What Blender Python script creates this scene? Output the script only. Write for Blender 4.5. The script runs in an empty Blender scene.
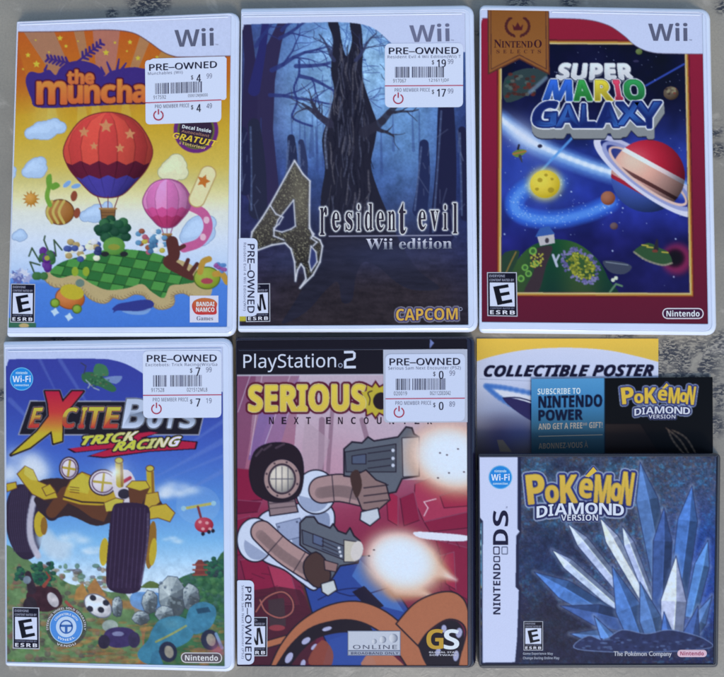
import bpy, bmesh, math, random
import numpy as np
from math import radians as R, sin, cos, pi

# ------------------------------------------------------------------ camera, sky, sun, exposure
sc = bpy.context.scene
col = sc.collection
PW, PH = 724.0, 677.0               # frame the layout was measured in
ZT = 0.014                          # top of a case
HC = 0.38                           # camera height above the case tops
K = 0.000582 / HC                   # metres per frame unit and metre of distance
HT = HC + ZT
NX, NY = PW / 2, PH / 2             # point straight below the camera

cd = bpy.data.cameras.new('camera')
cam = bpy.data.objects.new('camera', cd)
col.objects.link(cam)
cam.location = (0, 0, HT)
cd.sensor_fit = 'HORIZONTAL'
cd.sensor_width = 36
cd.lens = 36 / (K * PW)
cd.clip_start = 0.01
cd.clip_end = 50
sc.camera = cam

SUN_EL, SUN_AZ = 46, 166            # azimuth clockwise from +Y: light comes from the lower edge of the picture
w = bpy.data.worlds.new('World')
sc.world = w
w.use_nodes = True
wn = w.node_tree
sky = wn.nodes.new('ShaderNodeTexSky')
sky.sky_type = 'NISHITA'
sky.sun_disc = False
sky.ozone_density = 3.0
sky.sun_elevation = R(SUN_EL)
sky.sun_rotation = R(SUN_AZ)
bg = wn.nodes['Background']
bg.inputs['Strength'].default_value = 0.15
wn.links.new(sky.outputs['Color'], bg.inputs['Color'])
sd = bpy.data.lights.new('sun', 'SUN')
sd.energy = 0.6
sd.angle = R(10)
sd.color = (1.0, 0.95, 0.88)
sun = bpy.data.objects.new('sun', sd)
col.objects.link(sun)
sun.rotation_euler = (R(90 - SUN_EL), 0, R(180 - SUN_AZ))
sun.location = (0, -0.5, 0.8)
sc.view_settings.view_transform = 'Standard'
sc.view_settings.look = 'None'
sc.view_settings.gamma = 1
sc.view_settings.exposure = 0.62
sc.cycles.filter_width = 1.7
ILL = (0.635, 0.766, 1.06)            # what a perfectly white sheet reads under this light: turns seen colours into ink colours

# ------------------------------------------------------------------ helpers
rng = np.random.default_rng(7)
random.seed(5)


def lin(c):
    c = np.clip(np.asarray(c, float) / 255.0, 0, 1)
    return np.where(c <= 0.04045, c / 12.92, ((c + 0.055) / 1.055) ** 2.4)


def ink(c):
    c = np.asarray(c, float)
    w = np.clip((c.min(-1, keepdims=True) - 125) / 55, 0, 1)      # how close to white
    k = (1 - w) * np.array((.86, .925, .945)) + w * np.array((.985, 1.01, .99))
    return np.clip(lin(c * k + (1 - w) * np.array((0, 0, 2))) / np.array(ILL) - .006, 0.002, 0.95)


def at(p, z):
    p = np.asarray(p, float)
    s = K * (HT - z)
    return np.stack([(p[..., 0] - NX) * s, (NY - p[..., 1]) * s, np.zeros(p.shape[:-1]) + z], -1)


def bil(q, u, v):
    q = np.asarray(q, float)
    u = np.asarray(u, float)[..., None]
    v = np.asarray(v, float)[..., None]
    return (q[0] * (1 - u) + q[1] * u) * (1 - v) + (q[3] * (1 - u) + q[2] * u) * v


def box(x0, y0, x1, y1):
    return [(x0, y0), (x1, y0), (x1, y1), (x0, y1)]


def tilted(cx, cy, w, h, deg):
    a = R(deg)
    return [(cx + x * w / 2 * cos(a) + y * h / 2 * sin(a), cy - x * w / 2 * sin(a) + y * h / 2 * cos(a))
            for x, y in ((-1, -1), (1, -1), (1, 1), (-1, 1))]


def smooth(pts, n=6, closed=True):
    p = np.array(pts, float)
    m = len(p)
    out = []
    rngk = range(m if closed else m - 1)
    for i in rngk:
        if closed:
            a, b, c, d = p[(i - 1) % m], p[i], p[(i + 1) % m], p[(i + 2) % m]
        else:
            a, b, c, d = p[max(i - 1, 0)], p[i], p[i + 1], p[min(i + 2, m - 1)]
        for t in np.arange(n) / n:
            out.append(0.5 * ((2 * b) + (c - a) * t + (2 * a - 5 * b + 4 * c - d) * t * t + (3 * b - a - 3 * c + d) * t ** 3))
    if not closed:
        out.append(p[-1])
    return np.array(out)


def ell(cx, cy, rx, ry, deg=0, n=48, a0=0, a1=360):
    t = np.radians(np.linspace(a0, a1, n, endpoint=(a1 - a0) < 360))
    x, y = rx * np.cos(t), ry * np.sin(t)
    a = R(deg)
    return np.stack([cx + x * cos(a) - y * sin(a), cy + x * sin(a) + y * cos(a)], -1)


def rrect(q, r, n=6):
    """rounded quad; r = one radius or four (TL, TR, BR, BL)"""
    q = np.asarray(q, float)
    rr = r if hasattr(r, '__len__') else [r] * 4
    out = []
    for i in range(4):
        p, a, b = q[i], q[i - 1], q[(i + 1) % 4]
        da, db = (a - p) / np.linalg.norm(a - p), (b - p) / np.linalg.norm(b - p)
        for t in np.linspace(0, 1, n):
            out.append((1 - t) ** 2 * (p + da * rr[i]) + 2 * t * (1 - t) * (p + da * rr[i] * .08 + db * rr[i] * .08) + t * t * (p + db * rr[i]))
    return np.array(out)


def starpts(cx, cy, r, n=5, inner=0.45, rot=-90):
    out = []
    for i in range(2 * n):
        a = R(rot + 180 * i / n)
        q = r if i % 2 == 0 else r * inner
        out.append((cx + q * cos(a), cy + q * sin(a)))
    return out


# ---- lettering
ALPHA = {'b': (0x1D5D4, 0x1D5EE, 0x1D7EC), 'bi': (0x1D63C, 0x1D656, 0x1D7EC), 's': (0x1D400, 0x1D41A, 0x1D7CE),
         'm': (0x1D670, 0x1D68A, 0x1D7F6), 'n': (0x1D5A0, 0x1D5BA, 0x1D7E2)}
_gc = {}


def glyphs(s, style, space=1.0):
    key = (s, style, space)
    if key in _gc:
        return _gc[key]
    t = s
    if style in ALPHA:
        U, L, D = ALPHA[style]
        t = ''.join(chr(U + ord(c) - 65) if 'A' <= c <= 'Z' else chr(L + ord(c) - 97) if 'a' <= c <= 'z'
                    else chr(D + ord(c) - 48) if '0' <= c <= '9' else c for c in s)
    cu = bpy.data.curves.new('lettering', 'FONT')
    cu.body = t
    cu.space_character = space
    cu.resolution_u = 3
    o = bpy.data.objects.new('lettering', cu)
    col.objects.link(o)
    dg = bpy.context.evaluated_depsgraph_get()
    e = o.evaluated_get(dg)
    me = e.to_mesh()
    me.calc_loop_triangles()
    v = np.zeros(len(me.vertices) * 3)
    me.vertices.foreach_get('co', v)
    v = v.reshape(-1, 3)[:, :2]
    f = np.zeros(len(me.loop_triangles) * 3, int)
    me.loop_triangles.foreach_get('vertices', f)
    f = f.reshape(-1, 3)
    e.to_mesh_clear()
    bpy.data.objects.remove(o)
    bpy.data.curves.remove(cu)
    lo, hi = v.min(0), v.max(0)
    u = (v - lo) / np.maximum(hi - lo, 1e-6)
    u[:, 1] = 1 - u[:, 1]
    _gc[key] = (u, f)
    return u, f


def placed(s, q, style, space=1.0, warp=None):
    u, f = glyphs(s, style, space)
    p = bil(q, u[:, 0], u[:, 1])
    if warp:
        p = np.array([warp(x, y) for x, y in p])
    return p, f


# ---- flat printed meshes: points in frame units, one colour per vertex
class Print:
    def __init__(self, z):
        self.z = z
        self.v, self.f, self.c, self.n = [], [], [], 0

    def add(self, pts, faces, color, dz=0.0):
        pts = np.asarray(pts, float)
        c = np.array([color(x, y) for x, y in pts], float) if callable(color) else np.tile(np.asarray(color, float), (len(pts), 1))
        self.v.append(at(pts, self.z + dz * 1e-3))
        self.c.append(ink(c))
        self.f += [[i + self.n for i in fa] for fa in faces]
        self.n += len(pts)
        return self

    def poly(self, pts, color, dz=0.0):
        return self.add(pts, [list(range(len(pts)))], color, dz)

    def text(self, s, q, color, style='b', dz=0.06, space=1.0, warp=None):
        p, f = placed(s, q, style, space, warp)
        return self.add(p, f.tolist(), color, dz)

    def ring(self, outer, inner, color, dz=0.0):
        n = len(outer)
        f = [[i, (i + 1) % n, n + (i + 1) % n, n + i] for i in range(n)]
        return self.add(np.concatenate([outer, inner]), f, color, dz)

    def line(self, pts, w, color, dz=0.0):
        p = np.asarray(pts, float)
        t = np.gradient(p, axis=0)
        nrm = np.stack([-t[:, 1], t[:, 0]], -1)
        nrm /= np.maximum(np.linalg.norm(nrm, axis=1, keepdims=True), 1e-9)
        w = np.asarray(w, float)
        w = w[:, None] if w.ndim else w
        a, b = p + nrm * w / 2, p - nrm * w / 2
        n = len(p)
        return self.add(np.concatenate([a, b]), [[i, i + 1, n + i + 1, n + i] for i in range(n - 1)], color, dz)

    def build(self, name, mat, parent=None):
        V = np.concatenate(self.v)
        loc = np.array(parent_world(parent))
        V = V - loc
        F = []
        for f in self.f:
            a = V[f]
            nx = np.roll(a, -1, 0)
            ar = np.sum(a[:, 0] * nx[:, 1] - nx[:, 0] * a[:, 1])
            F.append(f if ar > 0 else f[::-1])
        me = bpy.data.meshes.new(name)
        me.from_pydata(V.tolist(), [], F)
        at_ = me.color_attributes.new('ink', 'FLOAT_COLOR', 'POINT')
        C = np.concatenate(self.c)
        at_.data.foreach_set('color', np.concatenate([C, np.ones((len(C), 1))], 1).astype(np.float32).ravel())
        return link(name, me, mat, parent)


def parent_world(o):
    x = np.zeros(3)
    while o is not None:
        x = x + np.array(o.location)
        o = o.parent
    return x


def link(name, me, mat, parent=None):
    me.materials.append(mat)
    o = bpy.data.objects.new(name, me)
    col.objects.link(o)
    if parent is not None:
        o.parent = parent
    return o


def empty(name, loc, label, cat, group=None):
    o = bpy.data.objects.new(name, None)
    col.objects.link(o)
    o.location = loc
    o.empty_display_size = 0.02
    o['label'] = label
    o['category'] = cat
    if group:
        o['group'] = group
    return o


# ---- artwork: colours worked out point by point and carried by a fine mesh
SS = 3


class Art:
    def __init__(self, q, base):
        q = np.asarray(q, float)
        self.q = q
        self.x0, self.y0 = q.min(0) - 2
        x1, y1 = q.max(0) + 2
        self.w, self.h = int((x1 - self.x0) * SS), int((y1 - self.y0) * SS)
        self.X, self.Y = np.meshgrid(self.x0 + (np.arange(self.w) + .5) / SS, self.y0 + (np.arange(self.h) + .5) / SS)
        self.im = np.zeros((self.h, self.w, 3)) + np.asarray(base, float)

    def noise(self, sx, sy=None, octs=3, seed=0):
        sy = sy or sx
        r = np.random.default_rng(seed)
        out = np.zeros((self.h, self.w))
        amp, tot = 1.0, 0.0
        for _ in range(octs):
            gw, gh = int(self.w / SS / sx) + 3, int(self.h / SS / sy) + 3
            g = r.random((gh, gw))
            fx, fy = np.arange(self.w) / SS / sx, np.arange(self.h) / SS / sy
            ix, iy = fx.astype(int), fy.astype(int)
            tx, ty = fx - ix, fy - iy
            tx, ty = tx * tx * (3 - 2 * tx), ty * ty * (3 - 2 * ty)
            a = g[iy][:, ix] * (1 - tx) + g[iy][:, ix + 1] * tx
            b = g[iy + 1][:, ix] * (1 - tx) + g[iy + 1][:, ix + 1] * tx
            out += amp * (a * (1 - ty[:, None]) + b * ty[:, None])
            tot += amp
            amp *= .55
            sx, sy = max(sx / 2, .5), max(sy / 2, .5)
        return out / tot

    def put(self, m, c, sl=None):
        tgt = self.im if sl is None else self.im[sl]
        if callable(c):
            XX, YY = (self.X, self.Y) if sl is None else (self.X[sl], self.Y[sl])
            c = c(XX, YY)
        c = np.asarray(c, float)
        tgt += (c - tgt) * m[..., None]
        return self

    def win(self, lo, hi):
        a = max(int((lo[0] - self.x0) * SS) - 1, 0)
        b = min(int((hi[0] - self.x0) * SS) + 2, self.w)
        c = max(int((lo[1] - self.y0) * SS) - 1, 0)
        d = min(int((hi[1] - self.y0) * SS) + 2, self.h)
        return (slice(c, max(d, c)), slice(a, max(b, a)))

    def mask(self, pts):
        p = np.asarray(pts, float)
        sl = self.win(p.min(0), p.max(0))
        X, Y = self.X[sl], self.Y[sl]
        if X.size == 0:
            return None, sl
        H, W = X.shape
        ys, xs0 = Y[:, 0], X[0, 0]
        flip = np.zeros((H, W + 1), int)
        for (ax, ay), (bx, by) in zip(p, np.roll(p, -1, 0)):
            if ay == by:
                continue
            r = np.where((ys >= min(ay, by)) & (ys < max(ay, by)))[0]
            if len(r):
                xc = ax + (ys[r] - ay) / (by - ay) * (bx - ax)
                np.add.at(flip, (r, np.clip(np.ceil((xc - xs0) * SS).astype(int), 0, W)), 1)
        return (np.cumsum(flip, 1)[:, :W] % 2).astype(float), sl

    def P(self, pts, c, a=1.0, edge=None, ew=1.0, sm=0):
        if sm:
            pts = smooth(pts, sm)
        m, sl = self.mask(pts)
        if m is not None:
            self.put(m * a, c, sl)
        if edge is not None:
            q = np.asarray(pts, float)
            self.S(np.concatenate([q, q[:1]]), ew, edge)
        return self

    def E(self, cx, cy, rx, ry, c, a=1.0, deg=0, **k):
        return self.P(ell(cx, cy, rx, ry, deg), c, a, **k)

    def ball(self, cx, cy, rx, ry, c, deg=0, a=1.0, hi=45, edge=None):
        c = np.asarray(c, float)

        def f(X, Y):
            d = ((X - cx + rx * .3) / rx) ** 2 + ((Y - cy + ry * .35) / ry) ** 2
            return np.clip(c + hi * (1 - d)[..., None] * .8, 0, 255)
        return self.E(cx, cy, rx, ry, f, a, deg, edge=edge)

    def S(self, pts, w, c, a=1.0, soft=0.0):
        """stroke with an optional width per point"""
        p = np.asarray(pts, float)
        ws = np.zeros(len(p)) + w if not hasattr(w, '__len__') else np.asarray(w, float)
        for i in range(len(p) - 1):
            pad = max(ws[i], ws[i + 1]) / 2 + soft + 1
            A, B = p[i], p[i + 1]
            sl = self.win(np.minimum(A, B) - pad, np.maximum(A, B) + pad)
            X, Y = self.X[sl], self.Y[sl]
            if X.size == 0:
                continue
            d = B - A
            L = max(d @ d, 1e-9)
            t = np.clip(((X - A[0]) * d[0] + (Y - A[1]) * d[1]) / L, 0, 1)
            dist = np.hypot(X - A[0] - t * d[0], Y - A[1] - t * d[1])
            rad = (ws[i] * (1 - t) + ws[i + 1] * t) / 2
            s = max(soft, .35)
            m = np.clip((rad - dist) / s + .5, 0, 1)
            self.put(m * a, c, sl)
        return self

    def G(self, cx, cy, rx, ry, c, a=1.0, p=2.0, deg=0):
        """soft airbrushed spot"""
        ang = R(deg)
        dx, dy = self.X - cx, self.Y - cy
        u, v = dx * cos(ang) + dy * sin(ang), -dx * sin(ang) + dy * cos(ang)
        m = np.exp(-((u / rx) ** 2 + (v / ry) ** 2) ** (p / 2))
        return self.put(m * a, c)

    def vgrad(self, stops, clip=None):
        ys = [s[0] for s in stops]
        cs = np.array([s[1] for s in stops], float)
        g = np.stack([np.interp(self.Y, ys, cs[:, k]) for k in range(3)], -1)
        if clip is None:
            self.im[:] = g
        else:
            m, sl = self.mask(clip)
            self.put(m, g[sl], sl)
        return self

    def T(self, s, q, c, style='b', grow=0.0, space=1.0, warp=None, a=1.0, shift=(0, 0)):
        """lettering (or its contour, grown by so many units) in the artwork"""
        p, f = placed(s, q, style, space, warp)
        p = p + np.asarray(shift, float)
        sl = self.win(p.min(0) - grow - 1, p.max(0) + grow + 1)
        X, Y = self.X[sl], self.Y[sl]
        if X.size == 0:
            return self
        m = np.zeros(X.shape, bool)
        ox, oy = X[0, 0], Y[0, 0]
        for tri in p[f]:
            lo = np.floor((tri.min(0) - (ox, oy)) * SS).astype(int)
            hi = np.ceil((tri.max(0) - (ox, oy)) * SS).astype(int) + 1
            a0, b0 = max(lo[0], 0), min(hi[0], X.shape[1])
            c0, d0 = max(lo[1], 0), min(hi[1], X.shape[0])
            if a0 >= b0 or c0 >= d0:
                continue
            x, y = X[c0:d0, a0:b0], Y[c0:d0, a0:b0]
            (x1, y1), (x2, y2), (x3, y3) = tri
            e1 = (x2 - x1) * (y - y1) - (y2 - y1) * (x - x1)
            e2 = (x3 - x2) * (y - y2) - (y3 - y2) * (x - x2)
            e3 = (x1 - x3) * (y - y3) - (y1 - y3) * (x - x3)
            m[c0:d0, a0:b0] |= ((e1 >= 0) & (e2 >= 0) & (e3 >= 0)) | ((e1 <= 0) & (e2 <= 0) & (e3 <= 0))
        if grow > 0:
            r = grow * SS
            o = m.copy()
            for k in (1.0, .5):
                for t in np.linspace(0, 2 * pi, max(8, int(r * 5)), endpoint=False):
                    dx, dy = int(round(r * k * cos(t))), int(round(r * k * sin(t)))
                    o[max(dy, 0):m.shape[0] + min(dy, 0), max(dx, 0):m.shape[1] + min(dx, 0)] |= \
                        m[max(-dy, 0):m.shape[0] + min(-dy, 0), max(-dx, 0):m.shape[1] + min(-dx, 0)]
            m = o
        return self.put(m * a, c, sl)

    def build(self, name, mat, parent, z, step=0.72, round_=None, thick=0.0):
        im = self.im
        k = np.zeros_like(im)
        for dy in (-1, 0, 1):
            for dx in (-1, 0, 1):
                k += np.roll(np.roll(im, dy, 0), dx, 1)
        im = k / 9
        q = self.q
        nu = int(max(np.linalg.norm(q[1] - q[0]), np.linalg.norm(q[2] - q[3])) / step)
        nv = int(max(np.linalg.norm(q[3] - q[0]), np.linalg.norm(q[2] - q[1])) / step)
        U, V = np.meshgrid(np.linspace(0, 1, nu + 1), np.linspace(0, 1, nv + 1))
        p = bil(q, U, V).reshape(-1, 2)
        fx = np.clip((p[:, 0] - self.x0) * SS - .5, 0, self.w - 1.001)
        fy = np.clip((p[:, 1] - self.y0) * SS - .5, 0, self.h - 1.001)
        ix, iy = fx.astype(int), fy.astype(int)
        tx, ty = (fx - ix)[:, None], (fy - iy)[:, None]
        c = (im[iy, ix] * (1 - tx) + im[iy, ix + 1] * tx) * (1 - ty) + (im[iy + 1, ix] * (1 - tx) + im[iy + 1, ix + 1] * tx) * ty
        C = ink(c)
        co = at(p, z) - parent_world(parent)
        i = (np.arange(nv)[:, None] * (nu + 1) + np.arange(nu)[None]).ravel()
        F = np.stack([i, i + nu + 1, i + nu + 2, i + 1], -1)
        me = bpy.data.meshes.new(name)
        me.vertices.add(len(co))
        me.vertices.foreach_set('co', co.astype(np.float32).ravel())
        me.loops.add(F.size)
        me.loops.foreach_set('vertex_index', F.astype(np.int32).ravel())
        me.polygons.add(len(F))
        me.polygons.foreach_set('loop_start', np.arange(0, F.size, 4, dtype=np.int32))
        me.polygons.foreach_set('loop_total', np.full(len(F), 4, np.int32))
        me.update(calc_edges=True)
        at_ = me.color_attributes.new('ink', 'FLOAT_COLOR', 'POINT')
        at_.data.foreach_set('color', np.concatenate([C, np.ones((len(C), 1))], 1).astype(np.float32).ravel())
        return link(name, me, mat, parent)


# ------------------------------------------------------------------ materials
def new_mat(name):
    m = bpy.data.materials.new(name)
    m.use_nodes = True
    return m, m.node_tree.nodes, m.node_tree.links, m.node_tree.nodes['Principled BSDF']


def print_mat(name, rough, spec, coat=0.0, grain=0.05):
    m, n, l, b = new_mat(name)
    a = n.new('ShaderNodeAttribute')
    a.attribute_name = 'ink'
    tc = n.new('ShaderNodeTexCoord')
    nz = n.new('ShaderNodeTexNoise')
    nz.inputs['Scale'].default_value = 1500
    nz.inputs['Detail'].default_value = 2
    mr = n.new('ShaderNodeMapRange')
    mr.inputs['To Min'].default_value = 1 - grain * 1.6
    mr.inputs['To Max'].default_value = 1 + grain * 1.6
    mx = n.new('ShaderNodeMix')
    mx.data_type = 'RGBA'
    mx.blend_type = 'MULTIPLY'
    mx.inputs['Factor'].default_value = 1
    l.new(tc.outputs['Object'], nz.inputs['Vector'])
    l.new(nz.outputs['Fac'], mr.inputs['Value'])
    l.new(a.outputs['Color'], mx.inputs['A'])
    l.new(mr.outputs['Result'], mx.inputs['B'])
    l.new(mx.outputs['Result'], b.inputs['Base Color'])
    b.inputs['Roughness'].default_value = rough
    b.inputs['Specular IOR Level'].default_value = spec
    b.inputs['Coat Weight'].default_value = coat
    b.inputs['Coat Roughness'].default_value = 0.12
    # the film over the print lies slightly wavy
    n2 = n.new('ShaderNodeTexNoise')
    n2.inputs['Scale'].default_value = 28
    n2.inputs['Detail'].default_value = 2
    bp = n.new('ShaderNodeBump')
    bp.inputs['Strength'].default_value = 0.5
    bp.inputs['Distance'].default_value = 0.003
    l.new(tc.outputs['Object'], n2.inputs['Vector'])
    l.new(n2.outputs['Fac'], bp.inputs['Height'])
    l.new(bp.outputs['Normal'], b.inputs['Coat Normal'])
    return m


M_PRINT = print_mat('printed_insert', 0.5, 0.12, 0.12)
M_PAPER = print_mat('label_paper', 0.6, 0.15, 0.0, 0.03)
M_CARD = print_mat('glossy_leaflet', 0.45, 0.12, 0.04)


def plastic(name, seen, rough=0.3, sss=0.0):
    m, n, l, b = new_mat(name)
    tc = n.new('ShaderNodeTexCoord')
    nz = n.new('ShaderNodeTexNoise')
    nz.inputs['Scale'].default_value = 60
    nz.inputs['Detail'].default_value = 5
    mr = n.new('ShaderNodeMapRange')
    mr.inputs['To Min'].default_value = rough - .06
    mr.inputs['To Max'].default_value = rough + .1
    l.new(tc.outputs['Object'], nz.inputs['Vector'])
    l.new(nz.outputs['Fac'], mr.inputs['Value'])
    l.new(mr.outputs['Result'], b.inputs['Roughness'])
    rp = n.new('ShaderNodeMix')
    rp.data_type = 'RGBA'
    c = ink(seen)
    rp.inputs['A'].default_value = (*(c * .94), 1)
    rp.inputs['B'].default_value = (*np.clip(c * 1.05, 0, .93), 1)
    l.new(nz.outputs['Fac'], rp.inputs['Factor'])
    l.new(rp.outputs['Result'], b.inputs['Base Color'])
    b.inputs['Specular IOR Level'].default_value = 0.65
    return m


M_WHITE = plastic('white_plastic', (194, 206, 245), 0.15)
M_NAVY = plastic('dark_plastic', (30, 30, 52), 0.25)
M_SMOKE = plastic('smoky_plastic', (40, 42, 60), 0.2)


# ------------------------------------------------------------------ the table surface
def table_material():
    m, n, l, b = new_mat('mottled_table_glass')
    tc = n.new('ShaderNodeTexCoord')

    def noise(scale, detail=4, rough=.6, vec=None, dist=0.0):
        t = n.new('ShaderNodeTexNoise')
        t.inputs['Scale'].default_value = scale
        t.inputs['Detail'].default_value = detail
        t.inputs['Roughness'].default_value = rough
        t.inputs['Distortion'].default_value = dist
        l.new(vec or tc.outputs['Object'], t.inputs['Vector'])
        return t.outputs['Fac']

    def rng_(x, a, b_, c=0.0, d=1.0):
        t = n.new('ShaderNodeMapRange')
        t.interpolation_type = 'SMOOTHSTEP'
        for k, v in (('From Min', a), ('From Max', b_), ('To Min', c), ('To Max', d)):
            t.inputs[k].default_value = v
        l.new(x, t.inputs['Value'])
        return t.outputs['Result']

    def op(kind, x, y):
        t = n.new('ShaderNodeMath')
        t.operation = kind
        for i, v in enumerate((x, y)):
            if isinstance(v, (int, float)):
                t.inputs[i].default_value = v
            else:
                l.new(v, t.inputs[i])
        return t.outputs[0]

    def mix(f, a, b_):
        t = n.new('ShaderNodeMix')
        t.data_type = 'RGBA'
        l.new(f, t.inputs['Factor'])
        for k, v in (('A', a), ('B', b_)):
            if isinstance(v, tuple):
                t.inputs[k].default_value = (*v, 1)
            else:
                l.new(v, t.inputs[k])
        return t.outputs['Result']

    big = noise(9, 3)
    fine = noise(900, 3)
    base = mix(rng_(big, .3, .7), tuple(ink((138, 129, 120))), tuple(ink((158, 149, 140))))
    base = mix(op('MULTIPLY', rng_(fine, .35, .75), .35), base, tuple(ink((122, 112, 106))))
    # dark flecks in patches: mottling, with glass reflections painted into the colour
    mp = n.new('ShaderNodeMapping')
    mp.inputs['Scale'].default_value = (1, 2.4, 1)
    l.new(tc.outputs['Object'], mp.inputs['Vector'])
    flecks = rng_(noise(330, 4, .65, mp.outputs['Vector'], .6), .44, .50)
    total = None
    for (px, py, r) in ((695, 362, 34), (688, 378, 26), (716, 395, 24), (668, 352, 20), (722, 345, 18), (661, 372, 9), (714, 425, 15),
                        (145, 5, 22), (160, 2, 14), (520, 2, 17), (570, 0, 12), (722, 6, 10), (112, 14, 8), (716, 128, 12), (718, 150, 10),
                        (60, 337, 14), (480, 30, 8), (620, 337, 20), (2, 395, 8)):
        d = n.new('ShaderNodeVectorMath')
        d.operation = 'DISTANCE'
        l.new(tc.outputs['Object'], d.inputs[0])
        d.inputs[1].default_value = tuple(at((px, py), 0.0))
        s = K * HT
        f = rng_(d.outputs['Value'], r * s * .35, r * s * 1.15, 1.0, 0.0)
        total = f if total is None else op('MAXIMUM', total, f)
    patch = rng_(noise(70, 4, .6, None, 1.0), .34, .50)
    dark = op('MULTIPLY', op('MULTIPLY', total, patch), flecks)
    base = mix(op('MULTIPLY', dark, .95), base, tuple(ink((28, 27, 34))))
    # pale cloudy swirls
    sw = rng_(noise(24, 5, .65, None, 2.2), .56, .72)
    base = mix(op('MULTIPLY', sw, .28), base, tuple(ink((196, 192, 196))))
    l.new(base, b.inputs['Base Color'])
    b.inputs['Roughness'].default_value = 0.42
    b.inputs['Specular IOR Level'].default_value = 0.9
    bp = n.new('ShaderNodeBump')
    bp.inputs['Strength'].default_value = 0.25
    bp.inputs['Distance'].default_value = 0.001
    l.new(noise(160, 4, .6, None, 1.0), bp.inputs['Height'])
    l.new(bp.outputs['Normal'], b.inputs['Normal'])
    return m


bm = bmesh.new()
bmesh.ops.create_grid(bm, x_segments=2, y_segments=2, size=0.6)
me = bpy.data.meshes.new('table_surface')
bm.to_mesh(me)
bm.free()
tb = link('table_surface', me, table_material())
tb['kind'] = 'structure'


# ------------------------------------------------------------------ cases
def inset_quad(q, d):
    """move the four sides (top, right, bottom, left) inwards by d"""
    q = np.asarray(q, float)
    lines = []
    for i in range(4):
        a, b = q[i], q[(i + 1) % 4]
        t = (b - a) / np.linalg.norm(b - a)
        nrm = np.array([-t[1], t[0]])          # points inwards for TL,TR,BR,BL in y-down
        lines.append((a + nrm * d[i], t))
    out = []
    for i in range(4):
        (p, t), (r, s) = lines[i - 1], lines[i]
        A = np.array([t, -s]).T
        k = np.linalg.solve(A, r - p)
        out.append(p + t * k[0])
    return np.array(out)


def side_gaps(outer, inner):
    o, i_ = np.asarray(outer, float), np.asarray(inner, float)
    g = []
    for k in range(4):
        a, b = o[k], o[(k + 1) % 4]
        t = (b - a) / np.linalg.norm(b - a)
        nrm = np.array([-t[1], t[0]])
        g.append(min((i_[k] - a) @ nrm, (i_[(k + 1) % 4] - a) @ nrm))
    return g


def case_shell(outer, cover, radii, mat, parent, height=ZT, lip=1.0):
    gaps = side_gaps(outer, cover)
    fac = [max(.05, min(1.0, (g - .9) / 5.0)) for g in gaps]
    prof = [(.9, .0003), (.1, .0016), (0, height * .47), (.25, height * .5), (0, height * .53), (0, height * .80), (.5, height * .89), (1.2, height * .93), (2.2, height * .962), (3.0, height * .981), (4.0, height * .997), (4.4, height * .978), (4.8, height * .978), (5.1, height)]
    rings = []
    for d, z in prof:
        dd = [d * f for f in fac]
        q = inset_quad(outer, dd)
        rr = [max(r - d * .7, .6) for r in radii]
        rings.append(at(rrect(q, rr), z))
    c1 = inset_quad(cover, [-.7 * min(1, max(g, .1)) for g in gaps])
    rings.append(at(rrect(c1, 1.2), height))
    rings.append(at(rrect(cover, 1.0), height - .00045 * lip))
    bm = bmesh.new()
    loc = parent_world(parent)
    vs = [[bm.verts.new(tuple(p - loc)) for p in r] for r in rings]
    n = len(vs[0])
    for a, b in zip(vs[:-1], vs[1:]):
        for i in range(n):
            bm.faces.new((a[i], a[(i + 1) % n], b[(i + 1) % n], b[i]))
    bm.faces.new(vs[-1])
    bm.faces.new(vs[0][::-1])
    bmesh.ops.recalc_face_normals(bm, faces=bm.faces)
    me = bpy.data.meshes.new('case_shell')
    bm.to_mesh(me)
    bm.free()
    for p in me.polygons:
        p.use_smooth = True
    me.set_sharp_from_angle(angle=R(38))
    o = link('case_shell', me, mat, parent)
    return o


def film_edge(pts, w, z, parent, mat):
    """the welded edge of the clear sleeve: a thin raised bead"""
    p = np.asarray(pts, float)
    bm = bmesh.new()
    loc = parent_world(parent)
    t = p[-1] - p[0]
    nrm = np.array([-t[1], t[0]]) / np.linalg.norm(t)
    rows = []
    for k in range(len(p)):
        row = []
        for a in np.linspace(0, pi, 6):
            q = at(p[k] + nrm * cos(a) * w / 2, z) + np.array([0, 0, sin(a) * w * .5 * 0.0004])
            row.append(bm.verts.new(tuple(q - loc)))
        rows.append(row)
    for a, b in zip(rows[:-1], rows[1:]):
        for i in range(5):
            bm.faces.new((a[i], a[i + 1], b[i + 1], b[i]))
    bmesh.ops.recalc_face_normals(bm, faces=bm.faces)
    me = bpy.data.meshes.new('sleeve_edge')
    bm.to_mesh(me)
    bm.free()
    for f in me.polygons:
        f.use_smooth = True
    return link('sleeve_edge', me, mat, parent)


GROUP = 'game cases laid out in two rows'
ZS = ZT - .0003                     # the printed insert lies just inside the rim
ZL = ZS + .00008                    # lettering on it


def game_case(outer, label):
    c = np.asarray(outer, float).mean(0)
    return empty('game_case', tuple(at(c, 0.0)), label, 'game case', GROUP)


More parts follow.
